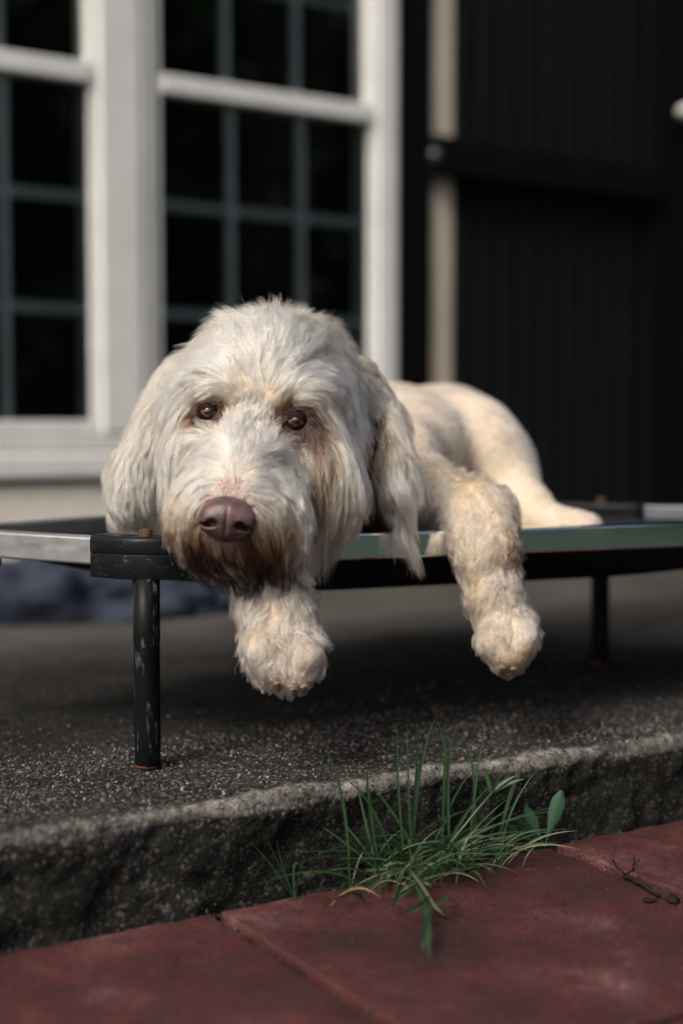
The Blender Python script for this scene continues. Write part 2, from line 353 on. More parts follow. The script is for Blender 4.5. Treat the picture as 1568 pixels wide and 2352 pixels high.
# ------------------------------------------------------------------ concrete slab with a rough worn edge
def slab():
    ss = np.concatenate([np.linspace(-1.6, -0.2, 12)[:-1], np.arange(-0.2, 1.05, 0.0042), np.linspace(1.05, 5.0, 20)])
    qs = np.concatenate([np.linspace(-4.6, -0.45, 16)[:-1], np.arange(-0.45, -0.012, 0.0045)])
    prof = [(q, 0.0, 0) for q in qs]
    for a in np.linspace(0, math.pi / 2, 7): prof.append((-0.011 + 0.011 * math.sin(a), -0.011 + 0.011 * math.cos(a), 1))
    for z in np.arange(-0.0145, -0.125, -0.0035): prof.append((0.0 + 0.010 * ((-z) / 0.12) ** 2, z, 2))
    prof = np.array(prof); ns, npf = len(ss), len(prof)
    S = np.repeat(ss, npf); Q = np.tile(prof[:, 0], ns); Z = np.tile(prof[:, 1], ns); T = np.tile(prof[:, 2], ns)
    P = np.stack([S, Q, Z], 1)
    nrm = np.zeros_like(P); nrm[:, 2] = (T == 0); nrm[:, 1] += (T == 2)
    m1 = T == 1; a = np.arctan2(Q[m1] + 0.011, Z[m1] + 0.011); nrm[m1, 1] = np.sin(a); nrm[m1, 2] = np.cos(a)
    bump = fbm(P, 150, 2) * 0.0016 + fbm(P, 40, 2) * 0.0016
    face = np.clip((Q + 0.03) / 0.03, 0, 1)
    edge = np.exp(-((Q + 0.008) / 0.02) ** 2) * (Z > -0.03)
    d = bump * (0.7 + 0.6 * face) + face * (fbm(P, 14, 3) * 0.010) + edge * fbm(P, 70, 3) * 0.0045
    d += (T == 2) * np.clip(fbm(P + 3.3, 30, 3), -0.2, 0.5) * 0.012
    wob = fbm(np.stack([S, S * 0, S * 0], 1), 4.5, 3) * 0.022          # the edge line is not straight
    far = (S < -0.2) | (S > 1.05); d[far] = 0
    P = P + nrm * d[:, None]; P[:, 1] += wob * np.clip((Q + 0.25) / 0.25, 0, 1)
    V = KA + P[:, :1] * KS + P[:, 1:2] * KQ; V[:, 2] = P[:, 2]
    idx = np.arange(ns * npf).reshape(ns, npf)
    F = np.stack([idx[:-1, :-1], idx[:-1, 1:], idx[1:, 1:], idx[1:, :-1]], -1).reshape(-1, 4)[:, ::-1]
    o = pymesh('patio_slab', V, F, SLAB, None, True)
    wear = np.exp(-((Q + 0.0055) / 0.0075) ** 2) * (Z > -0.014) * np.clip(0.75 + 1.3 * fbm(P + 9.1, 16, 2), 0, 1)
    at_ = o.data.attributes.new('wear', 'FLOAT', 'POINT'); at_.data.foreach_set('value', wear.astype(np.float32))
    gr = np.clip((-Z - .010) / .015, 0, 1) * .9; o.data.attributes.new('grime_shade', 'FLOAT', 'POINT').data.foreach_set('value', gr.astype(np.float32))
    o.data.attributes.new('painted_sun', 'FLOAT', 'POINT').data.foreach_set('value', np.clip((-Q - .74) / .22, 0, 1).astype(np.float32))
    shd = np.clip((-Q - .16) / .2, 0, 1) * np.clip((Q + .98) / .25, 0, 1); o.data.attributes.new('painted_shade', 'FLOAT', 'POINT').data.foreach_set('value', shd.astype(np.float32))
    tag(o, kind='structure'); return o, wob
slab_o, _ = slab()

def slab_pebbles():
    from mathutils.bvhtree import BVHTree
    me = slab_o.data
    co = np.empty(len(me.vertices) * 3); me.vertices.foreach_get('co', co); co = co.reshape(-1, 3)
    nr = np.empty(len(me.vertices) * 3); me.vertices.foreach_get('normal', nr); nr = nr.reshape(-1, 3)
    rel = co - KA; s = rel @ KS; q = rel @ KQ
    ok = np.where((s > -0.12) & (s < 1.0) & (q > -0.42))[0]
    w = np.where(q[ok] > -0.02, 1.3, 1.0) * np.where(q[ok] < -0.25, .6, 1)
    w = np.where(np.abs(nr[ok][:, 2]) < .6, w * .3, w) * np.clip(.7 + 3.0 * fbm(np.stack([s[ok] * .4, q[ok] * 2.2, q[ok] * 0], 1), 9, 3), .08, 2.2); pick = RNG.choice(ok, 13000, p=w / w.sum())
    bm = bmesh.new(); bmesh.ops.create_icosphere(bm, subdivisions=1, radius=1.0)
    iv = np.array([v.co[:] for v in bm.verts]); fi = np.array([[v.index for v in f.verts] for f in bm.faces]); bm.free()
    pal = np.array([(0.25, 0.22, 0.19), (0.18, 0.175, 0.17), (0.34, 0.32, 0.285), (0.06, 0.06, 0.06), (0.03, 0.031, 0.032), (0.26, 0.19, 0.14), (0.11, 0.11, 0.11)])
    V, F, T = [], [], []
    for k, i in enumerate(pick):
        onface = abs(nr[i][2]) < 0.6
        r = RNG.gamma(3, 0.00021) + 0.00035
        if onface: r *= 1.25
        p = co[i] + RNG.normal(0, 0.0012, 3) * (1 - abs(nr[i])) - nr[i] * r * RNG.uniform(0.15, 0.6)
        M = iv * (1 + RNG.uniform(-.25, .25, (len(iv), 1))) * RNG.uniform(0.65, 1.25, 3) * r
        V.append(M + p); F.append(fi + k * len(iv))
        c = pal[RNG.choice(7, p=(.13, .09, .09, .18, .35, .06, .10))] * RNG.uniform(0.4, 0.9)
        if onface: c = c * 0.30  # face pebbles darkened along with the kerb face's painted shade
        T.append(np.tile(np.append(c, 1), (len(iv), 1)))
    V = np.concatenate(V); F = np.concatenate(F); T = np.concatenate(T)
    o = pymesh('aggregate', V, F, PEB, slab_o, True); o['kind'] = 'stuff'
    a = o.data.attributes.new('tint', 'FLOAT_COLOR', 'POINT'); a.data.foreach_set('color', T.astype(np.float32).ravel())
slab_pebbles()

# ------------------------------------------------------------------ the house wall, windows and dark door
W0 = on_z(300, 1330, 0.0); WANG = math.radians(33.5)
WD = np.array([math.cos(WANG), math.sin(WANG), 0]); WN = np.array([WD[1], -WD[0], 0])      # along the wall; out of the wall
def wt(u, v, out=0.0):
    d = ray(u, v); p0 = W0 + WN * out
    p = CAM + d * (sub(p0, CAM) @ WN) / (d @ WN); return float(sub(p, W0) @ WD), float(p[2])
house = empty('house', W0, WANG); tag(house, 'house front with two white small-paned windows over a pale beige wall', 'house')
# local frame: x along the wall, y into the wall, z up
tL0 = wt(204, 600, -.016)[0] + .004; tP1 = wt(372, 600, -.004)[0] - .004; tG1 = wt(843, 600, -.016)[0] + .004; tE = wt(914, 600, .010)[0]
zB = wt(100, 966)[1]; zTop = 2.35
zS1 = wt(100, 1042)[1]; zS0 = wt(100, 1100)[1]
colw = (tG1 - tP1) / 3
tA = tL0 - 3 * colw
box('wall', (-3.0, 0.0, -0.02), (tE + 0.002, 0.10, zS0 - 0.015), BEIGE, house)
box('wall', (-3.0, 0.002, zS0 - 0.015), (tA - 0.09, 0.10, 2.9), BEIGE, house)
box('wall', (tA - 0.09, 0.0, zTop + 0.08), (tE + 0.002, 0.10, 2.9), BEIGE, house)
box('window_sill', (tA - 0.12, -0.020, zS0), (tE - 0.004, 0.09, zS1), WHITE, house, 0.008)
box('apron_board', (tA - 0.10, -0.012, zS1 + 0.002), (tE - 0.006, 0.09, zB - 0.03), WHITE, house, 0.004)
# mullion between the windows, in three stepped faces
box('mullion', (tL0 + 0.012, -0.014, zB - 0.028), (tP1 - 0.050, 0.09, zTop), WHITE, house, 0.006)
box('mullion_moulding', (tP1 - 0.048, -0.007, zB - 0.028), (tP1 - 0.022, 0.09, zTop), WHITE, house, 0.004)
box('jamb', (tG1 + 0.012, -0.010, zB - 0.028), (tE, 0.09, zTop), WHITE, house, 0.005)
box('lintel', (tA - 0.09, -0.022, zTop + 0.002), (tE + 0.0, 0.09, zTop + 0.08), WHITE, house, 0.005)
box('jamb', (tA - 0.09, -0.022, zB - 0.028), (tA - 0.012, 0.09, zTop), WHITE, house, 0.005)
room = bmesh.new()
for lo, hi in (((-1.2, 2.0, -0.1), (tE, 2.06, 2.6)), ((-1.26, 0.12, -0.1), (-1.2, 2.06, 2.6)), ((tE, 0.12, -0.1), (tE + 0.06, 2.06, 2.6)), ((-1.26, 0.12, -0.16), (tE + .06, 2.06, -0.1)), ((-1.26, 0.12, 2.6), (tE + .06, 2.06, 2.66))):
    box_bm(lo, hi, bm=room)
bm_link('room_shell', room, DARKROOM, house)
zm_l = wt(108, 143)[1]; zm_r = wt(615, 232)[1]; zm = (zm_l + zm_r) / 2
def window(x0, x1, name_label):
    w = box('window', (x0 - 0.010, 0.003, zB - 0.026), (x1 + 0.010, 0.085, zB), WHITE, house, 0.003)      # bottom rail carries the rest
    w['label'] = name_label
    for xa, xb in ((x0 - 0.010, x0 + 0.004), (x1 - 0.004, x1 + 0.010)):
        box('stile', (xa, 0.004, zB + 0.001), (xb, 0.08, zTop), WHITE, w, 0.003)
    box('meeting_rail', (x0 + 0.005, -0.006, zm - 0.020), (x1 - 0.005, 0.06, zm + 0.020), WHITE, w, 0.004)
    rows_low = 3; ph = (zm - 0.02 - zB) / rows_low
    cw = (x1 - x0) / 3
    zs_low = [zB + ph * k for k in range(rows_low + 1)]; zs_up = [zm + 0.02 + ph * k for k in range(rows_low + 1)]
    for sash, zs in ((0.016, zs_low), (0.038, zs_up)):
        zs = [z for z in zs if z < zTop] + ([zTop] if zs[-1] > zTop else [])
        for k in (1, 2):
            box('glazing_bar', (x0 + cw * k - 0.013, sash + 0.006, zs[0] + 0.001), (x0 + cw * k + 0.013, sash + 0.018, zs[-1] - 0.001), GREYBAR, w, 0.003)
        for zz in zs[1:-1]:
            for k in range(3):
                box('glazing_bar', (x0 + cw * k + (0.014 if k else 0.005), sash + 0.007, zz - 0.013), (x0 + cw * (k + 1) - (0.014 if k < 2 else 0.005), sash + 0.017, zz + 0.013), GREYBAR, w, 0.003)
        for a, b in zip(zs[:-1], zs[1:]):
            for k in range(3):
                box('pane', (x0 + cw * k + 0.0045, sash, a + 0.0015), (x0 + cw * (k + 1) - 0.0015, sash + 0.004, b - 0.0015), GLASS, w)
window(tA, tL0, 'sash window cut off by the left frame edge')
window(tP1, tG1, 'sash window directly above the dog')

# charcoal ribbed door with a black cross bar, to the right of the windows
tD0 = wt(986, 600)[0]; tT0, tT1 = wt(992, 600)[0], wt(1046, 600)[0]; tD1 = wt(1478, 600)[0]
door = empty('dark_door', W0 + WD * tE, WANG); tag(door, 'charcoal ribbed door with a black cross bar beside the white window', 'door')
def lx(t): return t - tE
box('stile', (lx(tE) + 0.004, 0.0, 0.002), (lx(tT0), 0.08, 2.6), BLACKBAR, door, 0.004)
box('jamb_strip', (lx(tT0) + 0.002, 0.010, 0.002), (lx(tT1), 0.07, 2.6), TIMBER, door, 0.004)
nrib = 9; rw = (tD1 - tT1 - 0.006) / nrib
for k in range(nrib):
    a = lx(tT1) + 0.003 + k * rw
    bm = bmesh.new(); prof = [(0, 0.018), (0.10 * rw, 0.018), (0.24 * rw, 0.012), (0.84 * rw, 0.012), (0.98 * rw, 0.018), (0.995 * rw, 0.018)]
    lo = [bm.verts.new((a + x, y, 0.01)) for x, y in prof]; hi = [bm.verts.new((a + x, y, 2.6)) for x, y in prof]
    for i in range(5): bm.faces.new((lo[i], lo[i + 1], hi[i + 1], hi[i]))
    b0 = [bm.verts.new((a + x, 0.06, z)) for z in (0.01, 2.6) for x in (0, 0.995 * rw)]
    bm.faces.new((b0[0], b0[2], b0[3], b0[1])); bm.faces.new((lo[0], hi[0], b0[2], b0[0])); bm.faces.new((hi[5], lo[5], b0[1], b0[3]))
    bm_link('ribbed_panel', bm, DARKDOOR, door)
zb1 = wt(1010, 318)[1]; zb0 = wt(1010, 408)[1]
box('cross_bar', (lx(tT0) - 0.02, -0.045, zb0), (lx(tD1) + 0.02, -0.002, zb1), BLACKBAR, door, 0.006)
bo = bmesh.new(); bmesh.ops.create_uvsphere(bo, u_segments=16, v_segments=10, radius=0.017)
bt = wt(1003, 355, 0.05)
for v in bo.verts: v.co = Vector((v.co.x + bt[0] - tE, v.co.y * 0.6 - 0.047, v.co.z + bt[1]))
bm_link('bolt', bo, STEEL, door, True)
corner = box('corner_wall', (0, 0, -0.02), (2.5, 0.1, 2.9), BLACKBAR); corner.location = W0 + WD * (tD1 + 0.006) + WN * 0.02; corner.rotation_euler = (0, 0, WANG)
tag(corner, 'black wall stretch at the right edge beyond the ribbed door', 'wall')
kb = at(1600, 256, 3.55)
kn = empty('wall_lamp', kb); tag(kn, 'small white rounded lamp head against the black wall at the right edge', 'lamp')
bm = bmesh.new(); bmesh.ops.create_uvsphere(bm, u_segments=28, v_segments=16, radius=1.0)
for v in bm.verts: v.co = Vector((v.co.x * 0.050, v.co.y * 0.042, v.co.z * (0.022 if v.co.z > 0 else 0.019)))
bm_link('lamp_head', bm, WHITE, kn, True)
V, F = tube_mesh([(0.0, 0.0, 0.0), (0.03, 0.22, 0.02), (0.05, 0.62, 0.02)], 0.008); pymesh('bracket', V, F, BLACKBAR, kn, True)

# lumpy dark blue bundle on the slab behind the cot
def bundle():
    c = on_z(95, 1432, 0.0); c[1] += 0.10
    n, m = 90, 36; V, F = [], []
    for i in range(m + 1):
        ph = i / m * math.pi / 2
        for j in range(n):
            th = 2 * math.pi * j / n; V.append((0.34 * math.cos(th) * math.cos(ph) ** .6, 0.13 * math.sin(th) * math.cos(ph) ** .6, 0.10 * math.sin(ph)))
    V = np.array(V); d = fbm(V + 5, 16, 3) * 0.055 + fbm(V, 55, 2) * 0.014
    V = V + unit(V * np.array([1, 2, 3])) * d[:, None]; V[:, 2] = np.maximum(V[:, 2], 0.002)
    F = [(i * n + j, i * n + (j + 1) % n, (i + 1) * n + (j + 1) % n, (i + 1) * n + j) for i in range(m) for j in range(n)]
    o = pymesh('cloth_bundle', V, F, BLUE, None, True); o.location = c; o.rotation_euler = (0, 0, 0.3)
    tag(o, 'dark blue lumpy cloth bundle on the concrete behind the cot leg', 'cloth')
bundle()

# ------------------------------------------------------------------ the raised dog cot
ZR1, ZR0 = 0.222, 0.195
PA = at(335, 1236, 1.361)[:2]
PA = np.array([PA[0], 1.361])
poly = [PA, np.array([0.64, 1.712]), np.array([0.74, 1.88]), np.array([0.36, 1.97]), np.array([-0.03, 2.10]), np.array([-0.43, 1.525])]
cot = empty('dog_cot', (PA[0], PA[1], 0)); tag(cot, 'raised dog cot with polished metal rails, black corner brackets and sagging black fabric', 'dog bed')
def L(p): p = np.asarray(p, float); return np.array([p[0] - PA[0], p[1] - PA[1], p[2] if len(p) > 2 else 0.0])
cen = np.mean(poly, 0)
for i in range(len(poly)):
    a, b = poly[i], poly[(i + 1) % len(poly)]
    d = unit(b - a); nrm = np.array([d[1], -d[0]]); ln = np.linalg.norm(b - a)
    bm = box_bm((0.012, -0.011, ZR0), (ln - 0.012, 0.011, ZR1), 0.0022, 2)
    o = bm_link('rail', bm, ALU if i == 0 else ALUD if i == len(poly) - 1 else ALUK, cot); q = L(a); o.location = (q[0], q[1], 0); o.rotation_euler = (0, 0, math.atan2(d[1], d[0]))
def bracket(i, with_leg=True):
    p, a, b = poly[i], poly[i - 1], poly[(i + 1) % len(poly)]
    d0, d1 = unit(a - p), unit(b - p)
    # centre line of the bracket: arm, rounded elbow, arm
    pts = [d0 * 0.058 * t for t in (1, 0.8, 0.6, 0.42, 0.26)]
    for t in np.linspace(0.15, 0.85, 5): pts.append((1 - t) ** 2 * d0 * 0.022 + t * t * d1 * 0.022)
    pts += [d1 * 0.075 * t for t in (0.26, 0.42, 0.6, 0.8, 1)]
    pts = np.array(pts); tg = unit(np.gradient(pts, axis=0)); nn = np.stack([tg[:, 1], -tg[:, 0]], 1)
    hw = 0.0172
    def shell(z0, z1, w, r):
        prof = []
        rb = min(r, 0.0008)
        for cx, cz, a0, r in ((w - rb, z0 + rb, -90, rb), (w - r, z1 - r, 0, r), (-w + r, z1 - r, 90, r), (-w + rb, z0 + rb, 180, rb)):
            for s in range(4):
                an = math.radians(a0 + 30 * s); prof.append((cx + r * math.cos(an), cz + r * math.sin(an)))
        V, F = [], []; k = len(prof)
        for j in range(len(pts)):
            pinch = 1.0 if 0 < j < len(pts) - 1 else 0.93
            for (x, z) in prof: V.append((pts[j][0] + nn[j][0] * x * pinch, pts[j][1] + nn[j][1] * x * pinch, z))
        for j in range(len(pts) - 1):
            for q in range(k): F.append((j * k + q, j * k + (q + 1) % k, (j + 1) * k + (q + 1) % k, (j + 1) * k + q))
        F.append(tuple(range(k))[::-1]); F.append(tuple((len(pts) - 1) * k + q for q in range(k)))
        return V, F
    V, F = shell(0.1840, 0.2080, hw, 0.0008)
    o = pymesh('corner_bracket', V, F, PLASTIC, cot, True)
    q = L(p); o.location = (q[0], q[1], 0)
    V, F = shell(0.2082, 0.2252, hw + 0.0003, 0.0050); pymesh('bracket_cap', V, F, PLASTIC, o, True)
    bm = bmesh.new(); bmesh.ops.create_cone(bm, cap_ends=True, segments=32, radius1=0.0066, radius2=0.0066, depth=0.007)
    bmesh.ops.bevel(bm, geom=[e for e in bm.edges if abs(e.verts[0].co.z - e.verts[1].co.z) < 1e-6 and e.verts[0].co.z > 0], offset=0.001, segments=2, affect='EDGES')
    for v in bm.verts:
        rr = math.hypot(v.co.x, v.co.y)
        if rr > 0.006 and (int(round(math.atan2(v.co.y, v.co.x) / (2 * math.pi / 32))) % 2): v.co.x *= 0.955; v.co.y *= 0.955
        v.co.z += 0.2252 + 0.0032
    bm_link('bolt', bm, RUST, o)
    if not with_leg: return
    V, F = tube_mesh([(0, 0, z) for z in (0.0, 0.003, 0.03, 0.08, 0.12, 0.125, 0.1838)], [0.0118, 0.0126, 0.0128, 0.0126, 0.0126, 0.0130, 0.0130], 36)
    lg = pymesh('leg', V, F, LEGM, cot, True); lg.location = (q[0], q[1], 0.001)
for i in range(len(poly)): bracket(i, i != 4)
def fabric():
    n, m = 84, 22; per = []
    tot = [np.linalg.norm(poly[(i + 1) % len(poly)] - poly[i]) for i in range(len(poly))]; cum = np.concatenate([[0], np.cumsum(tot)])
    for k in range(n):
        s = cum[-1] * k / n; i = int(np.searchsorted(cum, s, 'right') - 1); f = (s - cum[i]) / tot[i]
        per.append(poly[i] * (1 - f) + poly[(i + 1) % len(poly)] * f)
    V, F = [], []
    sagc = np.array([0.10, 1.68])
    for j in range(m + 1):
        t = 1 - j / m
        for p in per:
            q = sagc + (p - sagc) * t * 0.985
            z = 0.2085 - 0.062 * (1 - t ** 3.0)
            V.append(L((q[0], q[1], z)))
    F = [(j * n + k, j * n + (k + 1) % n, (j + 1) * n + (k + 1) % n, (j + 1) * n + k) for j in range(m) for k in range(n)]
    pymesh('fabric', V, F, FABRIC, cot, True)
fabric()
# ------------------------------------------------------------------ the dog: one body surface grown from blended round forms
GRP = {}                                                   # group -> list of (kind, args, blend)
PRIMS = []
def cone_(g, a, ra, b, rb, k=0.02): PRIMS.append((g, 'c', (np.asarray(a, float), ra, np.asarray(b, float), rb), k))
def chain(g, pts, k=0.02):
    for p, q in zip(pts[:-1], pts[1:]): cone_(g, at(*p[:3]), p[3], at(*q[:3]), q[3], k)
def ball(g, u, v, Y, r, rot=0.0, k=0.02):
    """ellipsoid at frame point (u, v) and depth Y with radii r, rolled by rot degrees about the sight line"""
    c, s = math.cos(math.radians(rot)), math.sin(math.radians(rot))
    M = np.array([[c, 0, s], [0, 1, 0], [-s, 0, c]]); PRIMS.append((g, 'e', (at(u, v, Y), np.array(r, float), M), k))
HT = 8                                                     # roll of the head
ball('head', 614, 905, 1.455, (.086, .088, .076), HT, .03)                  # skull
ball('head', 505, 896, 1.392, (.032, .030, .020), HT, .03); ball('head', 684, 908, 1.386, (.032, .030, .020), HT, .03)     # brows
ball('head', 458, 1050, 1.405, (.032, .048, .058), HT, .03); ball('head', 728, 1072, 1.398, (.036, .052, .064), HT, .03)   # cheeks
ball('head', 600, 1075, 1.43, (.066, .060, .068), HT, .03)
chain('muzzle', [(583, 990, 1.408, .038), (553, 1090, 1.345, .038), (528, 1180, 1.305, .034)], .03)
ball('muzzle', 470, 1182, 1.322, (.027, .032, .032), 0, .022); ball('muzzle', 606, 1188, 1.320, (.034, .038, .038), 0, .025)   # flews
ball('muzzle', 552, 1238, 1.328, (.046, .028, .018), 0, .02)                # chin
chain('ear_near', [(430, 862, 1.480, .020), (366, 955, 1.482, .019), (330, 1060, 1.470, .024), (318, 1135, 1.462, .023)], .008)
chain('ear_far', [(812, 862, 1.478, .018), (885, 950, 1.480, .012), (905, 1050, 1.458, .014), (912, 1115, 1.446, .012)], .008)
chain('body', [(640, 980, 1.56, .078), (660, 1060, 1.64, .092), (760, 1080, 1.76, .098), (890, 1070, 1.90, .100), (980, 1060, 2.00, .092)], .04)
ball('body', 352, 1182, 1.58, (.048, .05, .038), 0, .04); ball('body', 480, 1140, 1.60, (.08, .07, .070), 0, .04)              # chest, far shoulder
ball('body', 885, 1100, 1.64, (.050, .070, .080), -35, .04)                                                                 # near shoulder
ball('body', 935, 1022, 1.79, (.075, .11, .066), 0, .05)                                                                   # flank
ball('body', 1040, 1010, 1.98, (.070, .085, .070), 0, .05)                                                                   # hip
ball('body', 1108, 1050, 1.84, (.060, .085, .088), 28, .03)                                                                  # thigh
chain('body', [(1140, 1085, 1.82, .048), (1205, 1170, 1.75, .030), (1255, 1208, 1.71, .023), (1320, 1220, 1.69, .020), (1352, 1218, 1.685, .017)], .02)    # hock and hind foot
chain('leg_near', [(930, 1120, 1.60, .046), (1030, 1180, 1.555, .038), (1098, 1195, 1.500, .035), (1112, 1255, 1.468, .0275), (1134, 1370, 1.455, .0225), (1156, 1445, 1.447, .020)], .02)
for du, dv, r in ((1132, 1478, .0125), (1152, 1504, .0145), (1176, 1506, .0145), (1196, 1484, .0125)):
    chain('leg_near', [(du * .7 + 1158 * .3, dv - 60, 1.447, .015), (du, dv - 8, 1.422, r), (du + 2, dv + 14, 1.430, r * .75)], .0025)
ball('leg_near', 1166, 1468, 1.442, (.0235, .021, .034), -6, .012)
ball('leg_far', 652, 1502, 1.330, (.0315, .024, .036), -6, .012)
chain('leg_far', [(690, 1140, 1.55, .05), (650, 1180, 1.450, .038), (618, 1245, 1.372, .032), (614, 1300, 1.355, .0275), (630, 1400, 1.345, .0265), (644, 1470, 1.337, .026)], .02)
for du, dv, r in ((604, 1498, .0135), (632, 1540, .0155), (672, 1552, .0158), (703, 1515, .0138)):
    chain('leg_far', [(du * .6 + 644 * .4, dv - 66, 1.337, .017), (du, dv - 8, 1.310, r), (du + 2, dv + 14, 1.319, r * .74)], .0025)
GROUPS = ['head', 'muzzle', 'ear_near', 'ear_far', 'body', 'leg_near', 'leg_far']
GI = {g: i for i, g in enumerate(GROUPS)}

def prim_d(kind, a, P):
    if kind == 'c':
        A, ra, B, rb = a; d = (B - A).astype(np.float32); t = np.clip(((P - A.astype(np.float32)) @ d) / float(d @ d), 0, 1)
        return np.linalg.norm(P - A.astype(np.float32) - t[..., None] * d, axis=-1) - (ra + (rb - ra) * t)
    c, r, M = a; q = (P - c.astype(np.float32)) @ M.T.astype(np.float32)
    k0 = np.linalg.norm(q / r, axis=-1); k1 = np.linalg.norm(q / (r * r), axis=-1) + 1e-9
    return k0 * (k0 - 1) / k1
def prim_box(kind, a):
    if kind == 'c': A, ra, B, rb = a; return np.minimum(A - ra, B - rb), np.maximum(A + ra, B + rb)
    c, r, M = a; e = np.abs(M.T) @ r; return c - e, c + e
H = 0.004
lo = np.min([prim_box(k, a)[0] for _, k, a, _ in PRIMS], 0) - 0.03; hi = np.max([prim_box(k, a)[1] for _, k, a, _ in PRIMS], 0) + 0.03
DIM = np.ceil((hi - lo) / H).astype(int) + 1
SDF = np.full(DIM, 0.08, np.float32)
def smin(a, b, k):
    h = np.maximum(k - np.abs(a - b), 0) / k; return np.minimum(a, b) - h * h * k * 0.25
for g, kd, a, k in PRIMS:
    b0, b1 = prim_box(kd, a); m = 0.055
    i0 = np.maximum(((b0 - m - lo) / H).astype(int), 0); i1 = np.minimum(((b1 + m - lo) / H).astype(int) + 2, DIM)
    ax = [(lo[d] + H * np.arange(i0[d], i1[d])).astype(np.float32) for d in range(3)]
    P = np.stack(np.meshgrid(*ax, indexing='ij'), -1)
    sl = tuple(slice(i0[d], i1[d]) for d in range(3))
    SDF[sl] = smin(SDF[sl], np.minimum(prim_d(kd, a, P), 0.08).astype(np.float32), k)
def sample(P):
    q = (np.asarray(P, np.float32) - lo.astype(np.float32)) / H; q = np.clip(q, 0, np.array(DIM) - 1.001)
    i = q.astype(int); f = q - i; out = 0
    for dx in (0, 1):
        for dy in (0, 1):
            for dz in (0, 1):
                w = (f[:, 0] if dx else 1 - f[:, 0]) * (f[:, 1] if dy else 1 - f[:, 1]) * (f[:, 2] if dz else 1 - f[:, 2])
                out = out + w * SDF[i[:, 0] + dx, i[:, 1] + dy, i[:, 2] + dz]
    return out
def grad(P, e=0.003):
    P = np.asarray(P, np.float32); g = np.stack([sample(P + np.eye(3, dtype=np.float32)[d] * e) - sample(P - np.eye(3, dtype=np.float32)[d] * e) for d in range(3)], 1)
    return unit(g)
def group_of(P):
    D = np.full((len(P), len(GROUPS)), 9.0, np.float32); P = np.asarray(P, np.float32)
    for g, kd, a, k in PRIMS: D[:, GI[g]] = np.minimum(D[:, GI[g]], prim_d(kd, a, P))
    return D.argmin(1)
def surface_nets(S, org, h):
    ins = S < 0
    corners = [(a, b, c) for a in (0, 1) for b in (0, 1) for c in (0, 1)]
    n0 = np.array(S.shape) - 1
    cnt = sum(ins[a:a + n0[0], b:b + n0[1], c:c + n0[2]].astype(np.int8) for a, b, c in corners)
    act = np.argwhere((cnt > 0) & (cnt < 8)); idx = -np.ones(n0, np.int64); idx[tuple(act.T)] = np.arange(len(act))
    acc = np.zeros((len(act), 3)); num = np.zeros(len(act))
    for e0 in corners:
        for d in range(3):
            if e0[d]: continue
            e1 = list(e0); e1[d] = 1
            a = S[act[:, 0] + e0[0], act[:, 1] + e0[1], act[:, 2] + e0[2]]; b = S[act[:, 0] + e1[0], act[:, 1] + e1[1], act[:, 2] + e1[2]]
            x = (a < 0) != (b < 0); t = np.where(x, a / np.where(x, a - b, 1), 0)
            p = np.tile(np.array(e0, float), (len(act), 1)); p[:, d] += t
            acc[x] += p[x]; num[x] += 1
    V = org + h * (act + acc / num[:, None])
    F = []
    for d in range(3):
        o = [(d + 1) % 3, (d + 2) % 3]
        sl0 = [slice(None)] * 3; sl1 = [slice(None)] * 3; sl0[d] = slice(0, -1); sl1[d] = slice(1, None)
        e = np.argwhere(ins[tuple(sl0)] != ins[tuple(sl1)])
        e = e[(e[:, o[0]] > 0) & (e[:, o[1]] > 0) & (e[:, o[0]] < n0[o[0]]) & (e[:, o[1]] < n0[o[1]])]
        flip = ins[tuple(e.T)]
        q = []
        for s0, s1 in ((0, 0), (1, 0), (1, 1), (0, 1)):
            c = e.copy(); c[:, o[0]] -= s0; c[:, o[1]] -= s1; q.append(idx[tuple(c.T)])
        q = np.stack(q, 1); q[~flip] = q[~flip][:, ::-1]; F.append(q)
    return V, np.concatenate(F)

DOGBASE = np.array([0.05, 1.70, 0.20])
dog = empty('dog', DOGBASE); tag(dog, 'shaggy cream dog lying on the cot with chin and front paws over the rail', 'dog')
BV, BF = surface_nets(SDF, lo, H)
body = pymesh('body', BV - DOGBASE, BF, SKIN, dog, True)
skt = np.tile(np.array([0.58, 0.48, 0.37, 1.0]), (len(BV), 1))

def hit(u, v):
    d = ray(u, v); t = np.linspace(1.15, 2.3, 1200); P = CAM + d[None] * t[:, None]
    s = sample(P); k = np.argmax(s < 0.0005)
    return P[k] if (s < 0.0005).any() else None
IMGU = np.array([0, math.sin(PITCH), math.cos(PITCH)])
FWD = np.array([0, math.cos(PITCH), -math.sin(PITCH)])
# eyes
EYES = []
for (u, v, gu, gv) in ((480, 946, -0.02, -0.05), (680, 967, -0.05, -0.10)):
    p = hit(u, v); n = grad(p[None])[0]; EYES.append((p, u, v, gu, gv))
NOSE_C = at(523, 1192, 1.277)
for k_, e_ in enumerate(EYES): skt[np.linalg.norm(BV - e_[0] - (.003 * k_, 0, -.003), axis=1) < (.021, .027)[k_], :3] = (.030, .014, .009)
skt[np.linalg.norm(BV - NOSE_C, axis=1) < .040, :3] = (.30, .17, .13)
skt[np.linalg.norm((BV - at(552, 1262, 1.31)) / np.array([.06, .05, .026]), axis=1) < 1, :3] = (.05, .025, .016)
a_ = body.data.attributes.new('skin_tint', 'FLOAT_COLOR', 'POINT'); a_.data.foreach_set('color', skt.astype(np.float32).ravel())

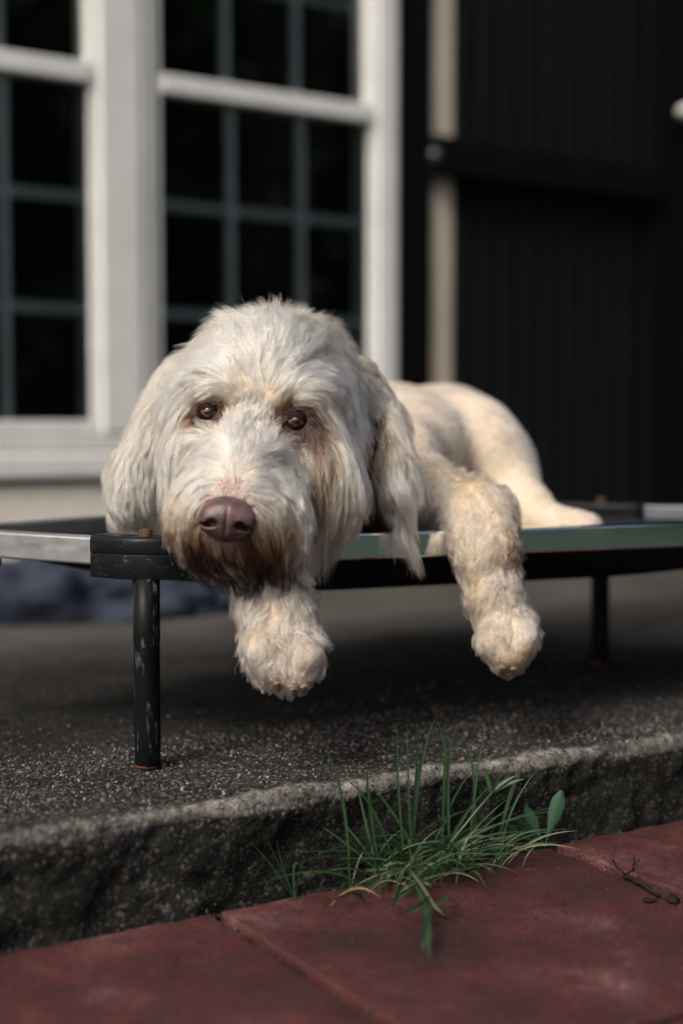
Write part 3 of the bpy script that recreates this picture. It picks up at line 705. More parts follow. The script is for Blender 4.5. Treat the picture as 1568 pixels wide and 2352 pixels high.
# fur anchors: group, u, v, direction on the picture plane, length cm, lift, wave cm, clump, root colour, tip colour
CR = (0.83, 0.65, 0.495); WH = (0.91, 0.78, 0.62); TN = (0.63, 0.44, 0.30); BR = (0.11, 0.042, 0.019); DK = (0.022, 0.009, 0.006); GY = (0.84, 0.71, 0.55); BK = (0.009, 0.005, 0.004)
LG = (0.73, 0.535, 0.41)
ANC = [
 # skull and forehead
 ('head', 630, 715, 0.05, -1, 1.5, .4, .2, .7, CR, CR), ('head', 545, 725, -.5, -.8, 2.0, .4, .2, .6, CR, CR), ('head', 715, 735, .6, -.7, 2.0, .4, .2, .6, CR, TN),
 ('head', 455, 790, -.9, -.1, 2.4, .3, .2, .6, CR, CR), ('head', 800, 800, .9, .2, 2.4, .3, .2, .6, CR, TN),
 ('head', 620, 790, .05, -1, 2.6, .3, .2, .7, CR, WH), ('head', 555, 800, -.4, -.9, 2.8, .25, .25, .7, WH, WH), ('head', 690, 805, .5, -.8, 2.8, .25, .25, .7, WH, GY),
 ('head', 605, 875, .0, -1, 2.2, .25, .2, .7, CR, WH), ('head', 540, 850, -.45, -.85, 2.6, .3, .3, .7, WH, WH), ('head', 490, 850, -.85, -.3, 3.0, .25, .3, .7, WH, WH), ('head', 430, 870, -.75, .65, 3.2, .25, .25, .7, CR, WH),
 ('head', 670, 850, .55, -.75, 2.6, .3, .3, .7, WH, WH), ('head', 730, 860, .9, .0, 3.2, .25, .3, .7, WH, GY), ('head', 785, 890, .6, .8, 4.0, .22, .3, .7, WH, GY), ('head', 810, 950, .25, .95, 4.2, .22, .3, .7, GY, GY),
 # brows and eye rims
 ('head', 520, 905, -.7, -.4, 1.6, .35, .1, .6, CR, WH), ('head', 475, 912, -.9, .3, 1.6, .35, .1, .5, TN, WH), ('head', 435, 930, -.6, .8, 2.4, .25, .1, .6, CR, WH), ('head', 480, 930, -.9, .2, .5, .25, 0, .3, DK, BR), ('head', 448, 955, -.8, .6, .7, .2, 0, .4, BR, BR), ('head', 512, 950, .2, -.6, .4, .2, 0, .3, DK, BR),
 ('head', 480, 972, -.3, .9, .4, .2, 0, .3, DK, BR), ('head', 515, 975, .0, .9, .5, .2, 0, .3, DK, TN),
 ('head', 650, 918, .3, -.8, 1.6, .3, .1, .6, CR, WH), ('head', 690, 925, .85, .0, 2.0, .4, .1, .6, CR, WH), ('head', 728, 950, .6, .75, 2.6, .35, .1, .6, TN, WH), ('head', 685, 943, .9, .2, .6, .3, 0, .3, BK, BR), ('head', 715, 965, .7, .6, .8, .3, 0, .4, DK, BR),
 ('head', 640, 975, -.3, -.3, .5, .2, 0, .3, DK, BR), ('head', 655, 995, -.2, .9, .6, .2, 0, .3, BK, DK), ('head', 690, 1000, .2, 1, .7, .2, 0, .3, BK, BR), ('head', 638, 950, -.2, -.9, .6, .2, 0, .3, BR, TN),
 ('head', 582, 930, .0, -1, 1.0, .25, .05, .5, CR, TN), ('head', 555, 935, -.3, -.95, .8, .25, .05, .5, TN, CR), ('head', 612, 940, .3, -.95, .8, .25, .05, .5, TN, CR),
 # cheeks
 ('head', 470, 1010, -.6, .8, 2.0, .2, .1, .6, CR, WH), ('head', 415, 985, -.25, 1, 4.0, .18, .25, .8, CR, WH), ('head', 400, 1060, -.1, 1, 4.2, .18, .35, .8, CR, WH), ('head', 398, 1130, .0, 1, 4.0, .18, .4, .8, CR, CR), ('head', 415, 1190, .1, 1, 3.2, .18, .3, .8, CR, TN),
 ('head', 690, 1035, .4, 1, 1.8, .2, .1, .6, GY, WH), ('head', 725, 1015, .4, .95, 2.6, .2, .15, .85, DK, TN), ('head', 735, 1055, .15, 1, 2.6, .2, .2, .88, BR, TN), ('head', 738, 1100, .1, 1, 3.0, .2, .25, .88, DK, TN), ('head', 775, 1010, .3, 1, 4.2, .2, .25, .8, GY, GY), ('head', 785, 1090, .1, 1, 4.0, .2, .3, .8, GY, GY), ('head', 755, 1150, .0, 1, 4.4, .18, .35, .85, BR, GY), ('head', 718, 1140, -.1, 1, 3.6, .18, .35, .88, DK, TN), ('head', 760, 1220, -.05, 1, 4.0, .18, .3, .85, BR, TN),
 # muzzle
 ('muzzle', 525, 1128, .0, -1, .5, .2, .0, .4, TN, GY), ('muzzle', 532, 1090, -.1, -1, .9, .2, .05, .5, WH, WH), ('muzzle', 548, 1045, .0, -1, 1.2, .25, .08, .5, WH, WH), ('muzzle', 572, 1005, .1, -1, 1.1, .25, .05, .5, CR, WH),
 ('muzzle', 495, 1050, -.85, -.35, 2.2, .3, .3, .7, WH, WH), ('muzzle', 490, 1100, -.9, -.05, 2.0, .3, .25, .7, WH, WH), ('muzzle', 455, 1085, -.8, .55, 3.0, .3, .4, .8, WH, CR), ('muzzle', 445, 1130, -.55, .85, 3.0, .25, .4, .85, CR, TN), ('muzzle', 430, 1175, -.3, 1, 3.0, .25, .3, .9, CR, DK), ('muzzle', 460, 1190, -.45, .9, 1.8, .2, .1, .8, TN, BR),
 ('muzzle', 600, 1050, .85, -.35, 2.2, .3, .3, .7, WH, WH), ('muzzle', 590, 1105, .9, -.1, 1.8, .3, .2, .7, GY, WH), ('muzzle', 640, 1090, .9, .4, 3.2, .3, .45, .8, WH, WH), ('muzzle', 670, 1120, .65, .8, 3.4, .28, .45, .85, WH, GY), ('muzzle', 690, 1170, .2, 1, 3.6, .25, .4, .85, CR, GY), ('muzzle', 610, 1160, .85, .5, 1.8, .2, .1, .7, TN, CR), ('muzzle', 640, 1190, .5, .85, 2.6, .2, .15, .85, TN, BR), ('muzzle', 690, 1230, .1, 1, 3.6, .2, .25, .9, BR, BK),
 ('muzzle', 418, 1160, -.15, 1, 3.8, .25, .4, .95, TN, DK), ('muzzle', 430, 1205, -.1, 1, 3.6, .26, .45, .97, BR, BK), ('muzzle', 455, 1225, -.2, 1, 2.6, .2, .15, .97, BR, BK), ('muzzle', 472, 1205, -.35, .9, 1.6, .2, .1, .9, TN, DK), ('muzzle', 490, 1248, -.2, 1, 1.8, .15, .1, .95, TN, DK), ('muzzle', 525, 1252, .0, 1, 1.6, .15, .1, .95, TN, DK), ('muzzle', 575, 1245, .2, 1, 2.2, .15, .1, .95, BR, DK), ('muzzle', 625, 1230, .25, 1, 3.0, .15, .15, .95, BR, BK), ('muzzle', 600, 1215, .3, 1, 2.0, .15, .1, .95, TN, BR), ('muzzle', 655, 1215, .25, 1, 3.2, .18, .2, .95, TN, DK),
 ('muzzle', 480, 1275, .1, 1, 3.3, .18, .45, .98, DK, BK), ('muzzle', 520, 1280, .15, 1, 3.2, .18, .45, .98, DK, BK), ('muzzle', 560, 1280, .15, 1, 3.0, .18, .4, .98, DK, BK), ('muzzle', 610, 1275, .15, 1, 2.8, .15, .2, .98, DK, BK), ('muzzle', 660, 1265, .1, 1, 3.0, .15, .2, .97, BR, BK),
 # ears; dark brown insides, with the shade beside the cheeks painted in
 ('ear_near', 430, 850, -.6, .8, 5.0, .18, .3, .8, CR, WH), ('ear_near', 395, 915, -.45, .9, 6.0, .14, .4, .85, TN, CR), ('ear_near', 360, 950, -.45, .9, 6.0, .16, .4, .85, CR, WH), ('ear_near', 325, 1030, -.35, .95, 6.0, .16, .6, .9, WH, WH), ('ear_near', 378, 950, -.15, 1, 3.5, .06, .2, .85, DK, BR), ('ear_near', 372, 995, -.1, 1, 3.5, .06, .2, .85, BK, BR), ('ear_near', 376, 1045, .0, 1, 4.0, .08, .3, .85, BR, TN), ('ear_near', 300, 1100, -.2, 1, 5.0, .16, .7, .9, WH, WH), ('ear_near', 350, 1090, .0, 1, 5.5, .14, .8, .9, CR, WH), ('ear_near', 300, 1150, .25, 1, 4.0, .14, .7, .9, CR, CR), ('ear_near', 345, 1140, .3, 1, 4.0, .14, .7, .9, TN, CR),
 ('ear_far', 812, 850, .9, .3, 2.5, .2, .2, .8, CR, TN), ('ear_far', 835, 885, .8, .55, 4.0, .15, .2, .9, GY, GY), ('ear_far', 888, 935, .35, .95, 7.0, .14, .4, .9, GY, TN), ('ear_far', 858, 930, .35, .95, 3.0, .06, .2, .9, BR, DK), ('ear_far', 866, 975, .2, 1, 3.5, .06, .2, .9, BK, DK), ('ear_far', 878, 1030, .15, 1, 5.0, .08, .3, .92, DK, TN), ('ear_far', 908, 1040, .12, 1, 9.0, .14, .8, .95, GY, GY), ('ear_far', 915, 1110, .15, 1, 8.0, .16, .9, .8, GY, CR), ('ear_far', 892, 1110, .12, 1, 7.0, .14, .8, .8, BR, CR),
 # body, short coat; dark tints paint the shade behind the ears
 ('body', 860, 900, .8, .4, 1.2, .3, .05, .4, TN, CR), ('body', 900, 960, .8, .5, 1.0, .25, .05, .4, CR, CR), ('body', 960, 1020, .7, .6, .8, .25, .05, .4, GY, GY), ('body', 950, 1100, .6, .8, .8, .25, .05, .4, GY, CR), ('body', 900, 1160, .3, 1, 1.0, .25, .05, .4, TN, TN), ('body', 980, 920, .7, .3, .8, .25, .0, .3, CR, CR), ('body', 378, 960, .0, 1, 1.5, .1, .1, .5, DK, DK), ('body', 378, 1015, .0, 1, 1.5, .1, .1, .5, DK, BR), ('body', 1040, 900, .7, .2, .8, .25, .0, .3, CR, WH), ('body', 1080, 960, .5, .8, .8, .25, .0, .3, CR, WH), ('body', 1060, 1020, .5, .8, .7, .25, .0, .3, CR, CR), ('body', 1150, 1000, .4, .9, .8, .25, .0, .3, CR, WH), ('body', 1180, 1100, .3, 1, .8, .25, .0, .3, CR, CR), ('body', 1240, 1170, .6, .8, .7, .25, .0, .3, CR, CR), ('body', 1320, 1210, 1, .1, .7, .25, .0, .3, CR, WH),
 ('body', 300, 1190, -.2, 1, 1.5, .25, .1, .5, CR, WH), ('body', 360, 1190, .0, 1, 1.5, .25, .1, .5, TN, CR), ('body', 800, 1180, .0, 1, 1.8, .25, .1, .5, BR, BR), ('body', 840, 1080, .1, 1, 1.4, .2, .1, .5, DK, BR), ('body', 840, 1000, .2, 1, 1.2, .2, .1, .5, DK, DK), ('body', 850, 1150, .1, 1, 1.4, .2, .1, .5, BR, BR), ('body', 920, 1190, .3, 1, 1.0, .2, .05, .4, TN, BR),
 # front legs, wavy
 ('leg_near', 1080, 1150, .2, .9, 1.5, .35, .15, .6, LG, LG), ('leg_near', 1020, 1190, -.3, .95, 1.6, .35, .2, .7, LG, CR), ('leg_near', 1100, 1220, .1, 1, 1.8, .35, .25, .8, LG, TN), ('leg_near', 1170, 1230, .2, 1, 1.8, .35, .25, .8, TN, BR), ('leg_near', 1080, 1330, -.1, 1, 1.8, .38, .3, .85, LG, LG), ('leg_near', 1130, 1330, .1, 1, 1.8, .35, .3, .85, TN, LG), ('leg_near', 1190, 1350, .3, 1, 1.8, .38, .3, .85, LG, TN), ('leg_near', 1120, 1440, .0, 1, 1.8, .35, .25, .85, LG, LG), ('leg_near', 1170, 1440, .15, 1, 1.8, .35, .25, .85, LG, LG), ('leg_near', 1140, 1505, .1, 1, .75, .3, .1, .8, LG, CR), ('leg_near', 1190, 1500, .2, 1, .75, .3, .1, .8, LG, TN), ('leg_near', 1165, 1540, .1, 1, .8, .2, .05, .7, TN, BR),
 ('leg_far', 590, 1320, -.3, 1, 1.9, .4, .25, .8, LG, CR), ('leg_far', 640, 1330, .1, 1, 1.9, .35, .25, .8, TN, LG), ('leg_far', 690, 1340, .35, 1, 1.9, .4, .25, .8, LG, CR), ('leg_far', 590, 1420, -.2, 1, 2.0, .4, .3, .85, LG, CR), ('leg_far', 640, 1420, .1, 1, 2.0, .35, .3, .85, LG, LG), ('leg_far', 690, 1430, .3, 1, 2.0, .4, .3, .85, LG, LG), ('leg_far', 585, 1490, -.15, 1, 1.9, .35, .25, .85, LG, CR), ('leg_far', 650, 1490, .1, 1, 1.9, .3, .25, .85, TN, LG), ('leg_far', 715, 1500, .2, 1, 1.6, .3, .2, .85, LG, LG), ('leg_far', 630, 1545, .05, 1, .7, .3, .1, .85, TN, WH), ('leg_far', 680, 1555, .1, 1, .7, .3, .1, .85, LG, CR),
]
AN = {g: [] for g in GROUPS}
for r_ in ANC:
    p = hit(r_[1], r_[2])
    if p is None:
        base = {'head': 1.42, 'muzzle': 1.31, 'ear_near': 1.44, 'ear_far': 1.49, 'body': 1.75, 'leg_near': 1.45, 'leg_far': 1.335}[r_[0]]; p = at(r_[1], r_[2], base)
    d = np.array([1.0, 0, 0]) * r_[3] - IMGU * r_[4]
    lg = r_[0].startswith('leg'); wvm = 1.0 if lg else .65; fl = {'head': 1.55, 'muzzle': 1.3, 'leg_near': 1.3, 'leg_far': 1.35}.get(r_[0], 1.0); fl = fl if r_[5] > .9 else 1.0
    AN[r_[0]].append((p, unit(d), r_[5] * .01 * fl, r_[6] * (.68 if lg else .70), r_[7] * .01 * wvm, r_[8] * (.92 if lg else .65 if r_[0] == 'body' else .9), r_[9], r_[10]))

TRI = np.concatenate([BF[:, [0, 1, 2]], BF[:, [0, 2, 3]]])
ta, tb, tc_ = BV[TRI[:, 0]], BV[TRI[:, 1]], BV[TRI[:, 2]]
TCN = np.cross(tb - ta, tc_ - ta); TAREA = np.linalg.norm(TCN, axis=1) / 2; TN_ = unit(TCN); TCEN = (ta + tb + tc_) / 3
TGRP = group_of(TCEN)
FACING = -(TN_ * unit(TCEN - CAM)).sum(1)

def fur(name, g, n, r0, npt=8, parent=body, clump_n=11, fine_n=7, rim=0.25, label=None):
    gi = GI[g]; w = TAREA * (TGRP == gi) * np.where(FACING > -0.25, 1.0, 0.15)
    tri = RNG.choice(len(TRI), n, p=w / w.sum())
    b = RNG.random((n, 2)); fl = b.sum(1) > 1; b[fl] = 1 - b[fl]
    R0 = ta[tri] + (tb[tri] - ta[tri]) * b[:, :1] + (tc_[tri] - ta[tri]) * b[:, 1:]
    keep = np.ones(n, bool)
    for e in EYES: keep &= np.linalg.norm(R0 - e[0], axis=1) > 0.0100
    q = (R0 - NOSE_C); keep &= (q[:, 0] / .0225) ** 2 + ((q[:, 2] + .001) / .0180) ** 2 + (q[:, 1] / .04) ** 2 > 1
    R0 = R0[keep].astype(np.float32); n = len(R0)
    A = AN[g]; AP = np.array([a[0] for a in A], np.float32); AD = np.array([a[1] for a in A], np.float32)
    AS = np.array([[a[2], a[3], a[4], a[5]] for a in A], np.float32); C0 = np.array([a[6] for a in A], np.float32); C1 = np.array([a[7] for a in A], np.float32)
    ac = np.array([min(a[2], 0.01) for a in A], np.float32)
    def wts(P, pw=2.5):
        d2 = ((P[:, None] - AP[None]) ** 2).sum(-1); ww = 1 / (d2 + 2e-5) ** pw; return ww / ww.sum(1, keepdims=True)
    W = wts(R0); prm = W @ AS; c0 = W @ C0; c1 = W @ C1
    if g in ('head', 'muzzle'):                              # dark stained rims round the eyes
        for k, e in enumerate(EYES):
            d = np.linalg.norm((R0 - e[0] - (0, 0, -.002 - .003 * k)) / np.array([1.15, 1, .95]), axis=1); o_, i_ = ((.0250, .0150), (.0310, .0190))[k]
            f = np.clip((o_ - d) / (o_ - i_), 0, 1)[:, None]; c0 = c0 * (1 - f) + np.array(DK) * f; c1 = c1 * (1 - f) + np.array((.06, .025, .014) if k else (.10, .045, .025)) * f
            prm[:, 0] = prm[:, 0] * (1 - .45 * f[:, 0]); prm[:, 1] *= (1 - .4 * f[:, 0])
    rnd = RNG.random(n).astype(np.float32)
    # clump centres: hairs whose neighbours lean towards them
    def assign(m):
        m = max(8, m); ci = RNG.choice(n, m, replace=False); kd = kdtree.KDTree(m)
        for k, i in enumerate(ci): kd.insert(R0[i], int(i))
        kd.balance(); return np.array([kd.find(p)[1] for p in R0])
    cA = assign(n // clump_n); cB = assign(n // (clump_n * fine_n))
    ln = prm[:, 0] * (0.62 + 0.5 * rnd) * (0.85 + 0.3 * RNG.random(n).astype(np.float32)[cB])
    jm = 1.25 if g.startswith('leg') else .8 if g == 'body' else .58
    jit = jm * (RNG.normal(0, .07, (n, 3)) + RNG.normal(0, .10, (n, 3))[cA] + RNG.normal(0, .13, (n, 3))[cB]).astype(np.float32)
    P = R0.copy(); path = [P.copy()]; N = grad(P)
    prev = None; lift = prm[:, 1] * (0.7 + 0.6 * rnd)
    for s in range(npt - 1):
        t = (s + 0.5) / (npt - 1)
        Ws = W if s == 0 else (wts(P) if s % 2 == 0 else Ws)
        D = Ws @ AD; Nn = N if s == 0 else grad(P)
        T = D - (D * Nn).sum(1, keepdims=True) * Nn * 0.9 + jit
        d = unit(unit(T) + Nn * (lift * (1.8 if t < .2 else .55 - .5 * t))[:, None] + np.array([0, 0, -0.28 * t]))
        if prev is not None: d = unit(0.55 * prev + 0.6 * d)
        prev = d; P = P + (d * (ln / (npt - 1))[:, None]).astype(np.float32)
        sd = sample(P); need = 0.0012 + 0.12 * lift * ln * t; push = np.clip(need - sd, 0, 0.01); P = (P + Nn * push[:, None]).astype(np.float32)
        path.append(P.copy())
    X = np.stack(path, 1)                                    # n, npt, 3
    tt = np.linspace(0, 1, npt, dtype=np.float32)
    # waves shared by the hairs of a lock
    side = unit(np.cross(prev, N)); ph = (RNG.random(n) * 6.28)[cB][:, None] + (RNG.normal(0, .5, n))[cA][:, None]; fr = (1.3 + 1.2 * RNG.random(n))[cB][:, None] * (np.clip(ln / .03, .6, 2)[:, None] if not g.startswith('ear') else .62)
    wv = prm[:, 2][:, None] * tt * np.sin(ph + 6.28 * fr * tt) ; wv2 = prm[:, 2][:, None] * .6 * tt * np.cos(ph + 6.28 * fr * tt)
    X = X + side[:, None] * wv[..., None] + N[:, None] * np.abs(wv2)[..., None]
    stray = (RNG.random(n) < (0.035 if g != 'body' else .01))
    cs = np.where(stray, 0.1, prm[:, 3])[:, None, None]
    X = X + (X[cA] - X[:, :1] * 0 - X) * (cs * .80 * (tt ** 1.1)[None, :, None])
    X = X + (X[cB] - X) * (cs * .50 * (tt ** 1.8)[None, :, None])
    X[:, 1:] += (RNG.normal(0, 1, X[:, 1:].shape) * 0.00022 * tt[1:][None, :, None])
    ok = np.ones(n, bool)                                    # the hair parts in front of the eyes
    if g in ('head', 'muzzle'):
        for e in EYES:
            gz = unit(CAM - e[0]); q = X - e[0]; al = q @ gz; qq = q - al[..., None] * gz
            rr = (qq[..., 0] / .0125) ** 2 + ((qq[..., 2] + (.0022 if e[1] < 600 else .0034)) / .0054) ** 2
            ok &= ~(((rr < 1) & (al > -.004)).any(1) & (ln > .0065)) | (RNG.random(n) < .012)
            ok &= ~((rr < .45) & (al > -.002)).any(1)
    tone = np.clip(1 + RNG.normal(0, .06, n) + RNG.normal(0, .13 if g.startswith('leg') else .07, n)[cA] + RNG.normal(0, .05, n)[cB], .5, 1.2)[:, None, None]
    big = fbm(R0, 22, 2); warm = np.clip(big * 0.9 + 0.10, 0, .5)[:, None, None] * np.array([0.05, 0.19, 0.32]) * (c0.mean(1) > .5)[:, None, None]
    col = (c0[:, None] * (1 - tt[None, :, None]) + c1[:, None] * tt[None, :, None]) * tone - warm * (1 - .5 * tt[None, :, None])
    col = np.clip(col, .01, .93)
    X, col, rnd = X[ok], col[ok], rnd[ok]; n = len(X)
    wet = np.clip((.25 - col[:, -1].mean(1)) / .2, 0, 1)
    hc = bpy.data.hair_curves.new(name); hc.add_curves([npt] * n)
    hc.position_data.foreach_set('vector', (X - DOGBASE).astype(np.float32).ravel())
    rad = (r0 * (1 + .5 * wet)[:, None] * (0.75 + .5 * rnd)[:, None] * np.interp(tt, [0, .6, 1], [1.0, .9, .22])[None]).astype(np.float32)
    at_ = hc.attributes.new('radius', 'FLOAT', 'POINT'); at_.data.foreach_set('value', rad.ravel())
    at_ = hc.attributes.new('hair_tint', 'FLOAT_COLOR', 'POINT'); at_.data.foreach_set('color', np.concatenate([col, np.ones((n, npt, 1))], -1).astype(np.float32).ravel())
    o = bpy.data.objects.new(name, hc); C.objects.link(o); hc.materials.append(HAIR); o.parent = parent; o['kind'] = 'stuff'
    if label: o['label'] = label
    return o
fur('head_fur', 'head', 78000, .00014, npt=9)
fur('muzzle_fur', 'muzzle', 36000, .000135, label='pale muzzle hair with wet dark brown beard tips')
fur('ear_fur', 'ear_near', 17000, .00018, npt=11)
fur('ear_fur', 'ear_far', 15000, .00018, npt=11, label='long ear hair with a dark brown inside, its shade painted in')
fur('leg_fur', 'leg_near', 26000, .00017, npt=9); fur('leg_fur', 'leg_far', 28000, .00016, npt=9)
fur('coat', 'body', 60000, .00030, npt=6, clump_n=14)

# eyes with dark lids
for (p, u, v, gu, gv) in EYES:
    R = 0.0115
    gaze = unit(CAM - p + np.array([gu, 0, gv])); c = p - gaze * 0.0068
    z_ = gaze; x_ = unit(np.cross(np.array([0.0, 0.0, 1.0]), z_)); x_ = unit(x_ + 0.14 * np.array([0, 0, -1.0])); x_ = unit(x_ - (x_ @ z_) * z_); y_ = np.cross(z_, x_)
    M = Matrix(((x_[0], y_[0], z_[0]), (x_[1], y_[1], z_[1]), (x_[2], y_[2], z_[2]))).to_4x4()
    bm = bmesh.new(); bmesh.ops.create_uvsphere(bm, u_segments=40, v_segments=28, radius=R)
    for vv in bm.verts:
        if vv.co.z > R * .8: vv.co.z += (vv.co.z - R * .8) * .35
    o = bm_link('eye', bm, EYE, dog, True); M.translation = Vector(c - DOGBASE); o.matrix_local = M
    V, F = [], []; n, m = 48, 7
    for i in range(n):
        th = 2 * math.pi * i / n; cx, sy = math.cos(th), math.sin(th)
        up = 0.15 if sy > 0 else 0.38
        if u > 600: up *= 0.75
        hole = 1.0 / math.sqrt((cx / 0.84) ** 2 + (sy / up) ** 2) * (1 - .10 * abs(sy) * abs(cx))
        for j in range(m):
            a = hole + (1.75 - hole) * (j / (m - 1)) ** 1.1; rr = R * (1.03 + .045 * min(1, j / 2.0))
            V.append((rr * math.sin(a) * cx, rr * math.sin(a) * sy, rr * math.cos(a)))
    for i in range(n):
        for j in range(m - 1): F.append((i * m + j, ((i + 1) % n) * m + j, ((i + 1) % n) * m + j + 1, i * m + j + 1))
    pymesh('eyelid', V, [f[::-1] for f in F], LID, o, True)
# nose leather with nostrils and a centre groove
def nose():
    h = .0009; l0 = NOSE_C - .036; n = 80
    ax = [l0[d] + h * np.arange(n) for d in range(3)]; P = np.stack(np.meshgrid(*ax, indexing='ij'), -1) - NOSE_C
    cr, sr = math.cos(.10), math.sin(.10); Q = P.copy(); Q[..., 0] = P[..., 0] * cr - P[..., 2] * sr; Q[..., 2] = P[..., 0] * sr + P[..., 2] * cr; P = Q
    def el(c, r): q = (P - np.array(c)) / np.array(r); k0 = np.linalg.norm(q, axis=-1); return (k0 - 1) * min(r)
    s = smin(el((0, 0, .003), (.0240, .019, .0160)), el((0, .001, -.009), (.0165, .017, .0125)), .008); s = smin(s, el((0, .012, .011), (.0195, .018, .0105)), .008)
    s = smin(s, el((-.015, -.006, -.002), (.0105, .011, .0115)), .006); s = smin(s, el((.015, -.006, -.002), (.0105, .011, .0115)), .006)
    pits = (((-.0128, -.0190, -.0040), (.0046, .0062, .0034)), ((.0128, -.0190, -.0045), (.0048, .0062, .0035)), ((-.0185, -.0140, -.0062), (.0050, .0052, .0016)), ((.0185, -.0140, -.0066), (.0050, .0052, .0016)), ((0, -.021, -.011), (.0007, .0045, .011)))
    for c, r in pits: s = -smin(-s, el(c, r), .0025)
    V, F = surface_nets(s.astype(np.float32), l0, h)
    for _ in range(2):                                      # relax the grid steps
        acc = np.zeros_like(V); cnt = np.zeros(len(V))
        for a, b in ((0, 1), (1, 2), (2, 3), (3, 0)):
            np.add.at(acc, F[:, a], V[F[:, b]]); np.add.at(cnt, F[:, a], 1)
        V = V * .5 + acc / cnt[:, None] * .5
    q = V - NOSE_C; q = np.stack([q[:, 0] * cr - q[:, 2] * sr, q[:, 1], q[:, 0] * sr + q[:, 2] * cr], 1)
    pit = np.max([np.clip(1.9 - np.linalg.norm((q - np.array(c)) / np.array(r), axis=1), 0, 1) for c, r in pits[:4]], 0)
    o = pymesh('nose', V - NOSE_C, F, NOSE, dog, True); o.location = NOSE_C - DOGBASE; o.data.attributes.new('lining', 'FLOAT', 'POINT').data.foreach_set('value', pit.astype(np.float32)); o['label'] = 'mauve brown nose with dark nostrils'
nose()
def claw(u, v, Y, r, du):
    a = at(u, v - 26, Y + .008); b = at(u + du * .5, v - 6, Y - .004); c = at(u + du, v + 12, Y + .003)
    V, F = tube_mesh(np.array([a, (a + b) / 2 - (0, .001, 0), b, (b + c) / 2, c]) - DOGBASE, [r, r, r * .95, r * .75, r * .25], 12); pymesh('claw', V, F, CLAW, dog, True)
for u, v in ((672, 1590), (697, 1585), (636, 1577), (600, 1535)): claw(u, v, 1.302, .0042, 4)
for u, v in ((1152, 1540), (1178, 1543), (1132, 1512)): claw(u, v, 1.417, .0036, 3)
# ------------------------------------------------------------------ grass and weeds at the foot of the kerb
def blade_mesh(pts, w, twist=0.0, fold=0.25):
    pts = np.asarray(pts, float); n = 9
    t = np.linspace(0, 1, n); A, B, Cc = pts
    P = ((1 - t) ** 2)[:, None] * A + (2 * t * (1 - t))[:, None] * B + (t ** 2)[:, None] * Cc
    tg = unit(np.gradient(P, axis=0)); view = unit(CAM - P.mean(0))
    side = unit(np.cross(tg, view)); up = np.cross(side, tg)
    ca, sa = math.cos(twist), math.sin(twist); s2 = side * ca + up * sa; u2 = np.cross(s2, tg)
    W = w * np.minimum(1, 0.55 + 1.6 * t) * np.clip((1 - t) * 2.2, 0.02, 1) ** 0.8
    V = np.concatenate([P - s2 * W[:, None] / 2 + u2 * (W * fold)[:, None], P, P + s2 * W[:, None] / 2 + u2 * (W * fold)[:, None]])
    F = [(i, i + 1, n + i + 1, n + i) for i in range(n - 1)] + [(n + i, n + i + 1, 2 * n + i + 1, 2 * n + i) for i in range(n - 1)]
    return V, F
def blade(par, pts, w, mat=None, twist=None, name='blade'):
    org = np.array(par.location); V, F = blade_mesh(pts, w, random.uniform(-.7, .7) if twist is None else twist)
    return pymesh(name, V - org, F, mat or GRASS, par, True)
def kerb_root(u, dq=0.02):
    a, b = on_z(0, 2200, ZP), on_z(1568, 1868, ZP)
    x = (u - 784) / FPX; t = (x * a[1] - a[0]) / ((b[0] - a[0]) - x * (b[1] - a[1]))
    p = a + (b - a) * t; return p + KQ * dq
tuft = empty('grass_tuft', kerb_root(960)); tag(tuft, 'spiky green grass tuft growing from the joint below the concrete edge', 'grass tuft')
def px3(u, v, p, dy=0.0): return at(u, v, p[1] + dy)
hero = [(905, 905, 1790, 913, 1657, .0042), (925, 935, 1780, 935, 1650, .0036), (935, 945, 1770, 998, 1650, .0075), (930, 960, 1730, 960, 1690, .004), (1000, 1010, 1770, 1050, 1656, .005), (1000, 1020, 1800, 1022, 1664, .004),
        (1010, 1035, 1690, 1000, 1652, .004), (1060, 1085, 1800, 1113, 1682, .0045), (1080, 1092, 1760, 1074, 1702, .0042), (790, 800, 1790, 742, 1714, .0048), (850, 830, 1850, 812, 1765, .004), (1130, 1165, 1830, 1205, 1746, .005),
        (1120, 1150, 1850, 1187, 1782, .004), (1110, 1160, 1850, 1232, 1770, .0035), (860, 835, 1800, 845, 1760, .0055), (980, 1005, 1850, 1100, 1750, .004), (890, 870, 1830, 780, 1780, .004), (960, 900, 1850, 840, 1790, .004),
        (880, 800, 1900, 735, 1830, .0035), (870, 760, 1900, 725, 1895, .0035), (1000, 1080, 1900, 1165, 1835, .005), (960, 1040, 1880, 1130, 1800, .006), (1040, 1090, 1900, 1180, 1850, .004), (990, 1090, 1960, 1140, 2010, .003), (1010, 1100, 1950, 1195, 1965, .003), (960, 1040, 1985, 1075, 2010, .0035)]
for (ru, mu, mv, tu, tv, w) in hero:
    r = kerb_root(ru, random.uniform(0.004, 0.03)); low = tv > 1900
    dy = -0.06 if low else random.uniform(-0.02, 0.015)
    blade(tuft, [r, px3(mu, mv, r, dy * 0.6), px3(tu, tv, r, dy)], w * .6, twist=random.uniform(-.35, .35))
